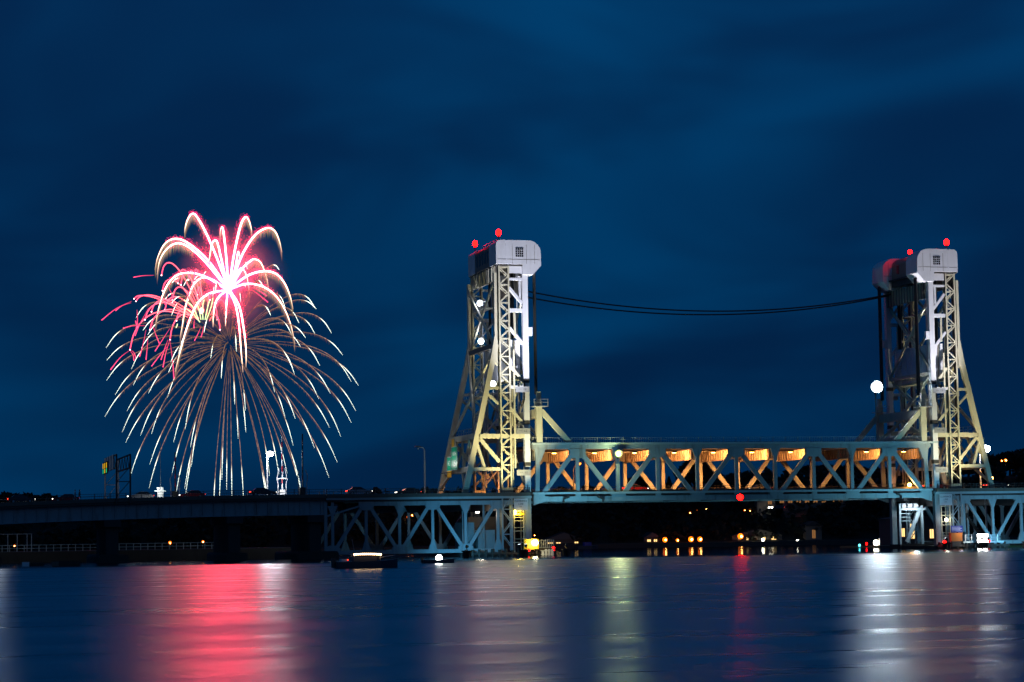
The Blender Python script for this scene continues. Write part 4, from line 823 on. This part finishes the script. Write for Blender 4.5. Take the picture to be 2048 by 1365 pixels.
house(1128, 1096, 216, 11, 8, 2.2, 2.2, 'low waterfront house with glowing windows right of the red nav light', [(-4, .2, 1.6, 1.3, 'warmwin'), (-1.6, .2, 1.2, 1.3, 'warmwin'), (1.5, .3, .9, .9, 'warmwin'), (3.6, .2, 1.0, 1.4, 'warmwin')])
house(1305, 1093, 216, 5, 6, 2.4, 1.6, 'small boathouse with two glowing windows beside the orange lamps', [(-1, .6, 1.0, 1.3, 'warmwin'), (.9, .6, .9, 1.3, 'warmwin')])
house(1515, 1094, 216, 15, 8, 3.2, 2.0, 'pavilion with lit openings right of the orange waterfront lamp', [(-5.5, .3, .7, 2.2, 'dimwin'), (-3, .3, .5, 2.4, 'warmwin'), (-.4, .3, .5, 2.2, 'dimwin'), (2.2, .3, .5, 2.4, 'warmwin'), (5, .2, 1.4, 2.6, 'warmwin')])
house(1628, 1084, 215, 5, 5, 4.4, 1.5, 'narrow brownish shed on the dark far shore', [(0, 1, 1, 2.4, 'dimwin')])
house(1832, 1080, 120, 12, 8, 5.2, .8, 'house with bright yellow windows seen through the right pier frame', mat='roof', wins=[(-3.4, .8, .9, 2.0, 'warmwin'), (-.9, .3, 1.1, 3.6, 'warmwin'), (1.1, .3, 1.1, 3.6, 'warmwin'), (4.2, .3, 1.0, 2.2, 'warmwin')])
# far shore lamps
far = [(1330, 1080, 212, .7, 'leftmost orange waterfront lamp under the lift span'), (1355, 1081, 212, .45, 'small yellowish waterfront lamp, second of the row'), (1382, 1079, 212, .75, 'third orange waterfront lamp of the row'), (1400, 1079, 212, .7, 'fourth orange waterfront lamp of the row'), (1481, 1073, 212, .8, 'orange waterfront lamp directly below the red span lamp'),
       (340, 1086, 34, .3, 'orange quay lamp left of the pink reflection'), (406, 1084, 60, .26, 'orange lamp pair behind the quay'), (29, 1092, 60, .2, 'small amber lamp on the left quay'), (815, 1035, 222, .3, 'lower of two orange hillside lamps through the left truss'), (824, 1031, 222, .3, 'upper of two orange hillside lamps through the left truss'),
       (1069, 1071, 214, .22, 'small yellow lamp just right of the left tower column'), (1489, 1021, 223, .22, 'tiny orange hillside lamp below the red span lamp'), (1608, 1036, 223, .22, 'tiny orange hillside lamp under the long building'), (1380, 1026, 223, .25, 'faint amber hillside lamp under the lift span'), (1595, 1082, 212, .3, 'cream lamp on a moored boat by the far shore'), (1526, 1080, 212, .4, 'cream lamp at the pavilion end'), (2003, 922, 238, .3, 'smaller of two warm lamps among the trees right of the street lamp'), (2011, 921, 238, .45, 'larger of two warm lamps among the trees right of the street lamp')]
low = sorted(((1290, 1089), (1346, 1090), (1362, 1092), (1372, 1089), (1412, 1091), (1424, 1093), (1436, 1089), (1447, 1091), (1458, 1092), (1494, 1090), (1545, 1084), (1561, 1090), (1140, 1093), (1189, 1094)))
for k, (px, py) in enumerate(low): far.append((px, py, 213, .2, 'tiny amber light at the far waterline, '+ORD[k]+' from the left tower'))
for k, (px, py) in enumerate(((1395, 1020), (1412, 1018), (1500, 1022))): far.append((px, py, 223, .2, 'tiny amber light high on the dark far slope, '+ORD[k]+' from the left'))
for px, py, Y, r, lb in far:
    p = at(px, py, Y); gz = 2.0 if Y < 100 else max(1.25, hgt(p.x, Y)-.2); gz = min(gz, p.z-.8)
    f = empty('shore_lamp', (p.x, Y, gz), lb, 'lamp', 'lamps along the shores')
    part('post', 'dark', f, lambda m: m.tube([(p.x, Y, gz), (p.x, Y, p.z-r*.8)], .1, 6)); part('globe', 'sodfar' if 'cream' not in lb else 'yflood', f, lambda m: m.ball(p, r, 12, 8), smooth=True); part('lamp_cap', 'dark', f, lambda m: m.tube([(p.x, Y, p.z+r*.95), (p.x, Y, p.z+r*1.3)], r*.6, 8))
    part('bulb', 'bulb', f, lambda m: m.ball(p+Vector((0, -r*.8, -.05)), r*.34, 10, 7), smooth=True)
    if r > .45: point(f, p+Vector((0, -1, -.3)), 25, (1, .5, .12), .3)
p = at(1752, 1086, 90); hl = empty('harbour_light', (p.x, p.y, 0), 'white harbour light on a post left of the right pier', 'lamp'); part('post', 'galv', hl, lambda m: m.tube([(p.x+.9, p.y, -2), (p.x+.9, p.y, p.z+1.1)], .14, 8)); part('lens', 'yflood', hl, lambda m: m.ball(p, .62, 14, 8, (1, .7, 1)), smooth=True); part('bracket', 'dark', hl, lambda m: m.box(p+Vector((0, .3, -.1)), p+Vector((1.0, .6, .1))))
# a car with its headlamps on, climbing the hill road
p = at(1553, 1020, 222); hc = empty('car', p, 'car with bright headlamps on the far hill road', 'car', local=True, rz=R(200))
part('car_body', 'car1', hc, lambda m: m.prism([(-2.2, .35), (-2.25, .9), (-1.2, 1.4), (.4, 1.4), (1.2, .9), (2.2, .7), (2.2, .35)][::-1], -.85, .85))
for b_ in (-.6, .6): pbox('headlight', 'yflood', hc, (2.2, b_-.25, .5), (2.3, b_+.25, .85)); pbox('tail_light', 'tail', hc, (-2.33, b_-.2, .6), (-2.26, b_+.2, .8))

# ------------------------------------------------------------------ boats
def hull(m, x, y, L_, W_, H_):
    st = [(-.5, .42, 0), (-.46, .5, 0), (-.1, .5, .02), (.2, .44, .08), (.4, .22, .2), (.5, .02, .32)]
    k = len(m.v); n_ = len(st)
    for f, w, sh in st:
        xx = x+f*L_; ww = w*W_; top = H_*(1+sh)
        m.v += [(xx, y-ww, top), (xx, y-ww*.8, 0), (xx, y, -.35), (xx, y+ww*.8, 0), (xx, y+ww, top)]
    for i in range(n_-1):
        for j in range(4): m.f.append((k+i*5+j, k+i*5+j+1, k+(i+1)*5+j+1, k+(i+1)*5+j))
        m.f.append((k+i*5+4, k+i*5, k+(i+1)*5, k+(i+1)*5+4))
    m.f += [tuple(k+j for j in range(5)), tuple(k+(n_-1)*5+j for j in reversed(range(5)))]
c = at_z(733, 1137, 0); x, y = c.x, c.y
bt = empty('motor_boat', (x, y, 0), 'dark motor boat with warm lights added along its canopy for a light streak', 'boat')
part('hull', 'hull', bt, lambda m: hull(m, x, y, 7.0, 2.2, .75)); pbox('cabin', 'hull', bt, (x-1.6, y-.8, .76), (x+1.0, y+.8, 1.28)); part('windscreen', 'glass', bt, lambda m: m.prism([(x+1.0, .9), (x+1.7, .9), (x+1.05, 1.5)][::-1], y-.75, y+.75))
for a in (-1.5, 1.4):
    for b_ in (-.75, .75): part('canopy_post', 'galv', bt, lambda m: m.tube([(x+a, y+b_, .9), (x+a, y+b_, 1.6)], .03, 6))
pbox('canopy', 'hull', bt, (x-1.75, y-.85, 1.6), (x+1.65, y+.85, 1.66))
for k in range(14): part('streak_lamp', 'boat', bt, lambda m: m.ball((x-1.5+k*.225, y-.9, 1.57-.0012*(k-5)**2), .1, 8, 6))  # row of lamps added in place of the moving boat light's streak
part('bow_rail', 'galv', bt, lambda m: m.tube([(x+1.2, y-.95, 1.15), (x+2.6, y-.6, 1.3), (x+3.3, y, 1.4), (x+2.6, y+.6, 1.3), (x+1.2, y+.95, 1.15)], .025, 6)); pbox('outboard_motor', 'dark', bt, (x-3.9, y-.25, .1), (x-3.45, y+.25, 1.15)); part('antenna', 'galv', bt, lambda m: m.tube([(x-1.2, y+.5, 1.66), (x-1.5, y+.5, 3.2)], .02, 5)); part('seat', 'signw', bt, lambda m: m.box((x-2.9, y-.6, .78), (x-2.3, y+.6, 1.05)))
part('port_light', 'tail', bt, lambda m: m.ball((x-2.2, y-.6, .95), .07, 8, 6))
c = at_z(877, 1127, 0); x, y = c.x, c.y; b2 = empty('skiff', (x, y, 0), 'small dark skiff with a dazzling white headlamp before the blue truss', 'boat')
part('hull', 'hull', b2, lambda m: hull(m, x, y, 4.2, 1.5, .45)); part('headlamp', 'boatlamp', b2, lambda m: m.ball((x, y-.3, .68), .42, 14, 8), smooth=True); part('lamp_post', 'dark', b2, lambda m: m.tube([(x, y, .2), (x, y, .5)], .06, 6)); pbox('outboard_motor', 'dark', b2, (x-2.3, y-.2, .1), (x-2.0, y+.2, .8)); pbox('thwart', 'timber', b2, (x-.8, y-.6, .4), (x-.5, y+.6, .46))
c = at_z(1598, 1101, 0); c.y = 190; x, y = c.x+12, 190; b3 = empty('moored_boat', (x, y, 0), 'small blue cabin boat moored on the far shore', 'boat'); part('hull', 'hull', b3, lambda m: hull(m, x, y, 6, 2, .8)); pbox('cabin', 'nblue', b3, (x-1, y-.7, .85), (x+1, y+.7, 1.8))

# ------------------------------------------------------------------ fireworks, beyond the far ridge, 560 m behind the bridge
FY = 560.0
def spark(name, strength, sample=True):
    m_ = bpy.data.materials.new(name); m_.use_nodes = True; n_ = m_.node_tree.nodes; n_.clear()
    e = n_.new('ShaderNodeEmission'); o = n_.new('ShaderNodeOutputMaterial'); a = n_.new('ShaderNodeAttribute'); a.attribute_name = 'glow'
    e.inputs['Strength'].default_value = strength; m_.node_tree.links.new(a.outputs['Color'], e.inputs['Color']); m_.node_tree.links.new(e.outputs[0], o.inputs['Surface'])
    if not sample: m_.cycles.emission_sampling = 'NONE'
    return m_
MS, MN = spark('burning_stars', 1.0), spark('embers_glare_glow', 1.0, False)
PXM = (at(1, 700, FY)-at(0, 700, FY)).length             # metres per photograph pixel at the fireworks
def colmesh(mb, cols, name, par, mat, **k):
    o = mb.make(name, mat, par, **k); at_ = o.data.attributes.new('glow', 'FLOAT_COLOR', 'POINT')
    flat = []
    for c in cols: flat += [c[0], c[1], c[2], 1.0]
    at_.data.foreach_set('color', flat); return o
def trail(par, pts, rad, cols, mat, n=4):
    mb = MB(); mb.tube(pts, rad, n); cc = []
    for c in cols: cc += [c]*n
    return colmesh(mb, cc, 'spark_trail', par, mat)
def spline(P, n):                                        # Catmull-Rom
    Q = [P[0]*2-P[1]] + P + [P[-1]*2-P[-2]]; out = []
    for i in range(1, len(Q)-2):
        for k in range(n):
            t = k/n; a, b_, c, d = Q[i-1:i+3]
            out.append(.5*((2*b_) + (c-a)*t + (2*a-5*b_+4*c-d)*t*t + (3*b_-a-3*c+d)*t**3))
    return out + [P[-1]]
lerp = lambda a, b_, t: tuple(x+(y-x)*t for x, y in zip(a, b_))
def embers_and_glare(par, E_, name='embers_and_glare'):                      # fine falling sparks below the trails, and the palm's glare flecks
    mb = MB(); cc = []
    for p, ln, w, c in E_:
        k = len(mb.v); mb.v += [(p.x-w, p.y, p.z), (p.x+w, p.y, p.z), (p.x+w*.3, p.y+w, p.z-ln), (p.x, p.y-w, p.z-ln*.5)]; mb.f += [(k, k+1, k+2), (k, k+2, k+3)]; cc += [c, c, lerp(c, (0, 0, 0), .8), c]
    colmesh(mb, cc, name, par, MN, kind='stuff')

# 1 bronze willow with glittering ends
ctr = at(459, 688, FY+15); wl = empty('firework_burst', ctr, 'wide bronze willow firework with glittering white tips falling to the road', 'firework', 'firework bursts')
random.seed(5); EM = []; NT = 98
for i in range(NT):
    zz = 1-2*(i+.5)/NT; a = i*2.39996+random.uniform(-.25, .25); rr = math.sqrt(1-zz*zz); d = Vector((rr*math.cos(a), rr*math.sin(a), zz)); sp = random.uniform(.88, 1.06)
    R0, G0, S0 = 305*sp*PXM, 84*PXM, random.uniform(1.75, 2.15); n_ = 60; pts = []; cols = []; rad = []
    for k in range(n_+1):
        f = .035+.965*k/n_; s = S0*f; e = math.exp(-s); q = ctr + d*(R0*(1-e)); q.z -= G0*(s-1+e); pts.append(q)
        br = .34+.75*f if f < .7 else 1.1
        c = lerp((.50, .25, .15), (.85, .46, .31), f); gr_ = random.uniform(.35, 1.35); c = tuple(x*br*gr_ for x in c)
        if f > .74: c = lerp(c, (2.6, 2.7, 2.1), min(1, (f-.74)/.1))
        cols.append(c); rad.append((.07+.03*random.random() if f < .76 else .13))
        if .12 < f < .8 and k:
            for _ in range(3):
                q2 = pts[-2].lerp(q, random.random()); EM.append((q2, random.uniform(.3, 2.0)*(.3+f), .045, tuple(x*random.uniform(.25, .8) for x in (.55, .26, .12))))
    cut = n_-9; trail(wl, pts[:cut+1], rad[:cut+1], cols[:cut+1], MN)
    mb = MB()
    for k in range(cut*5, n_*5, 4):                     # the tip breaks up into glitter
        j = k/5; q = pts[int(j)].lerp(pts[min(n_, int(j)+1)], j-int(j)); mb.ball(q, .18*(1-.3*(k-cut*5)/(n_*5-cut*5)), 5, 4)
    q = pts[-1]
    for k in range(5): q = q + (pts[-1]-pts[-5])*.24; mb.ball(q, .15-.015*k, 5, 4)
    colmesh(mb, [(3.0, 3.4, 2.8)]*len(mb.v), 'glitter_dots', wl, MN, kind='stuff')
embers_and_glare(wl, EM)

# 2 white-hot pink palm
pc = at(457, 578, FY); pm = empty('firework_burst', pc, 'white hot pink palm tree firework at the top of the display', 'firework', 'firework bursts')
PALM = [[(457, 578), (432, 512), (410, 462), (393, 433), (384, 428), (376, 438), (371, 453), (369, 466)], [(457, 578), (452, 510), (447, 465), (444, 455), (441, 463), (440, 486)], [(455, 576), (444, 525), (436, 490), (431, 481), (424, 488), (419, 516), (418, 525)],
        [(459, 575), (467, 515), (480, 455), (490, 435), (497, 440), (502, 456), (504, 470)], [(461, 574), (482, 515), (508, 473), (532, 457), (548, 461), (558, 480), (564, 505)], [(463, 574), (483, 540), (500, 523), (510, 519), (522, 527), (533, 556), (538, 585)],
        [(455, 576), (415, 520), (375, 486), (350, 478), (330, 488), (316, 514), (310, 540)], [(455, 578), (412, 526), (378, 495), (354, 487), (334, 498), (320, 520), (314, 550)], [(454, 580), (415, 556), (380, 546), (352, 552), (332, 575), (318, 615), (311, 650)],
        [(454, 580), (425, 560), (404, 556), (386, 572), (372, 610), (365, 650), (360, 676)], [(456, 582), (436, 583), (412, 591), (392, 612), (374, 655), (360, 705), (350, 744)], [(460, 577), (495, 552), (525, 543), (550, 547), (568, 565), (580, 592), (586, 618)],
        [(460, 579), (488, 569), (515, 570), (540, 582), (562, 606), (580, 645), (590, 688)], [(458, 582), (471, 610), (478, 650), (482, 700), (486, 745)], [(460, 582), (478, 612), (487, 655), (492, 700), (492, 735)], [(461, 574), (471, 535), (476, 505), (479, 512), (481, 530)], [(455, 584), (452, 620), (451, 655)], [(460, 575), (474, 548), (482, 537), (490, 545), (496, 566), (499, 590)],
        [(453, 582), (440, 592), (431, 606), (427, 630), (426, 655)]]
random.seed(9); EM = []
for i, tr in enumerate(PALM):
    dy = random.uniform(-26, 26); P_ = []
    for k, (a, b_) in enumerate(tr): P_.append(at(a, b_, FY + dy*k/(len(tr)-1)))
    pts = spline(P_, 7); n_ = len(pts); cols = []; rad = []
    for k, q in enumerate(pts):
        f = k/(n_-1); h = 75*(1-f)**2+9*(1-f)
        c = lerp((1, .04, .085), (1, .62, .42), min(1, f*f*1.3)); cols.append(tuple(x*(h+.8) for x in c)); rad.append(.33*(1-f)**.8+.10)
        if f > .3 and i not in (13, 14, 16, 18):
            for _ in range(14): EM.append((pts[k-1].lerp(q, random.random()), random.uniform(.8, 5.2), .07, tuple(x*random.uniform(.3, 1.2)*(1.15-.6*f) for x in (1, .62, .45))))
        if f < .62:                                      # pink flecks added to stand for glare round the hot inner arms
            for _ in range(int(110*(1-f)**1.5)):
                o_ = Vector((random.gauss(0, 1), random.gauss(0, 1), random.gauss(0, 1)))*(.35+1.25*(1-f)**2); EM.append((q+o_, .13, .065, tuple(x*random.uniform(3, 12) for x in (1, .03, .12))))
    trail(pm, pts, rad, cols, MS, 6)
embers_and_glare(pm, EM)
mb = MB(); mb.ball(pc, 1.35, 14, 9, (.9, .9, 1.3)); colmesh(mb, [(260, 8, 18)]*len(mb.v), 'burning_core', pm, MS)

# 3 small red burst on the left with drooping pink fragments
kc = at(412, 658, FY-12); rd = empty('firework_burst', kc, 'small red firework left of the palm with pink fragments and greenish heart', 'firework', 'firework bursts')
TIPS = [(268, 598, 40), (272, 603, 48), (303, 624, 55), (323, 551, 95), (325, 582, 75), (356, 567, 90), (362, 570, 85), (377, 560, 80), (260, 700, 75), (353, 642, 45), (340, 680, 55), (300, 660, 55), (388, 566, 90), (434, 640, 60), (452, 625, 55), (395, 590, 60), (290, 640, 60), (330, 620, 60), (376, 600, 60), (420, 600, 50), (440, 660, 40), (345, 600, 70)]
for i, (tx_, ty, lift) in enumerate(TIPS):
    P_ = []
    dy = random.uniform(-20, 20)
    for k in range(9):
        f = k/8; a = 412+(tx_-412)*(1-(1-f)**1.5); b_ = 658+(ty-658)*f - lift*4*f*(1-f)*.72; P_.append(at(a, b_, FY-12+dy*f))
    pts = spline(P_, 3)[4:]; n_ = len(pts)
    trail(rd, pts, [.10+.10*min(1, k/n_*2) for k in range(n_)], [tuple(x*(6.0-2.4*k/n_) for x in lerp((1, .10, .10), (1, .05, .12), k/n_)) for k in range(n_)], MS)
    mb = MB(); mb.ball(pts[-1], .26, 8, 6); colmesh(mb, [(6, 3.6, 3.9)]*len(mb.v), 'burning_tip', rd, MS)
FR = [((203, 641), (232, 618), (263, 603)), ((231, 622), (244, 612), (262, 606)), ((267, 555), (285, 552), (308, 551)), ((246, 657), (266, 652), (292, 652)), ((270, 672), (280, 648), (297, 617)), ((271, 642), (275, 655), (274, 624)), ((272, 660), (275, 640), (274, 620)), ((279, 714), (286, 690), (292, 660)), ((292, 720), (294, 700), (296, 675)), ((310, 703), (325, 680), (340, 657)), ((303, 733), (322, 708), (338, 690)), ((326, 735), (332, 705), (341, 676)),
      ((322, 720), (330, 696), (336, 680)), ((348, 758), (345, 720), (340, 682)), ((319, 688), (310, 665), (303, 640)), ((389, 682), (396, 668), (402, 654)), ((402, 675), (405, 665), (408, 652)), ((221, 740), (240, 716), (258, 702)), ((268, 722), (266, 710), (260, 702)), ((272, 717), (268, 706), (262, 701)), ((536, 605), (515, 588), (495, 575)), ((533, 592), (515, 580), (500, 575)), ((346, 609), (344, 590), (335, 572)), ((330, 610), (333, 598), (337, 588)), ((388, 657), (388, 648), (389, 640))]
for tr in FR:
    dy = random.uniform(-16, 16); pts = spline([at(a, b_, FY-12+dy) for a, b_ in tr], 5); n_ = len(pts)
    trail(rd, pts, [.18-.10*k/n_ for k in range(n_)], [tuple(x*(2.6-1.9*k/n_) for x in (1, .06, .17)) for k in range(n_)], MS)
GRN = [((397, 640), (388, 618), (378, 607)), ((402, 640), (398, 620), (392, 604)), ((406, 640), (405, 615), (408, 600)), ((410, 640), (414, 620), (419, 602)), ((400, 645), (386, 628), (372, 618)), ((352, 656), (354, 652), (355, 648)), ((413, 640), (422, 615), (426, 596)), ((395, 634), (384, 612), (368, 600))]
for tr in GRN:
    pts = spline([at(a, b_, FY-13) for a, b_ in tr], 5); trail(rd, pts, [.2]*len(pts), [tuple(x*1.8 for x in (.75, 1, .45))]*len(pts), MS)
mb = MB(); mb.ball(at(403, 622, FY-12), .9, 10, 7, (1, .7, 1.5)); colmesh(mb, [(3.2, 2.3, 1.6)]*len(mb.v), 'burning_core', rd, MS)

# haze volume added round the palm burst to give its glare glow
sp_ = at(462, 560, FY+2); sm = MB(); sm.ball((0, 0, 0), 1, 20, 12)
so_ = sm.make('glow_haze', None, kind='stuff', label='thin haze added for the glow round the pink palm firework', cat='glow_haze', smooth=True); so_.location = sp_; so_.scale = (28, 24, 29)
hm_ = bpy.data.materials.new('glow_haze'); hm_.use_nodes = True; nn = hm_.node_tree.nodes; ll = hm_.node_tree.links; nn.clear()
pv = nn.new('ShaderNodeVolumePrincipled'); ho = nn.new('ShaderNodeOutputMaterial'); pv.inputs['Color'].default_value = (.9, .88, .9, 1); pv.inputs['Anisotropy'].default_value = .5
tcs = nn.new('ShaderNodeTexCoord'); ln = nn.new('ShaderNodeVectorMath'); ln.operation = 'LENGTH'; fo = nn.new('ShaderNodeMapRange'); fo.interpolation_type = 'SMOOTHERSTEP'
fo.inputs['From Min'].default_value = 1.0; fo.inputs['From Max'].default_value = .3; fo.inputs['To Min'].default_value = 0; fo.inputs['To Max'].default_value = .022
nz_ = nn.new('ShaderNodeTexNoise'); nz_.inputs['Scale'].default_value = 2.2; nz_.inputs['Detail'].default_value = 3; mm = nn.new('ShaderNodeMath'); mm.operation = 'MULTIPLY'
ll.new(tcs.outputs['Object'], ln.inputs[0]); ll.new(tcs.outputs['Object'], nz_.inputs['Vector']); ll.new(ln.outputs['Value'], fo.inputs['Value']); ll.new(fo.outputs['Result'], mm.inputs[0]); ll.new(nz_.outputs['Fac'], mm.inputs[1]); ll.new(mm.outputs[0], pv.inputs['Density'])
ll.new(pv.outputs[0], ho.inputs['Volume']); so_.data.materials.append(hm_)
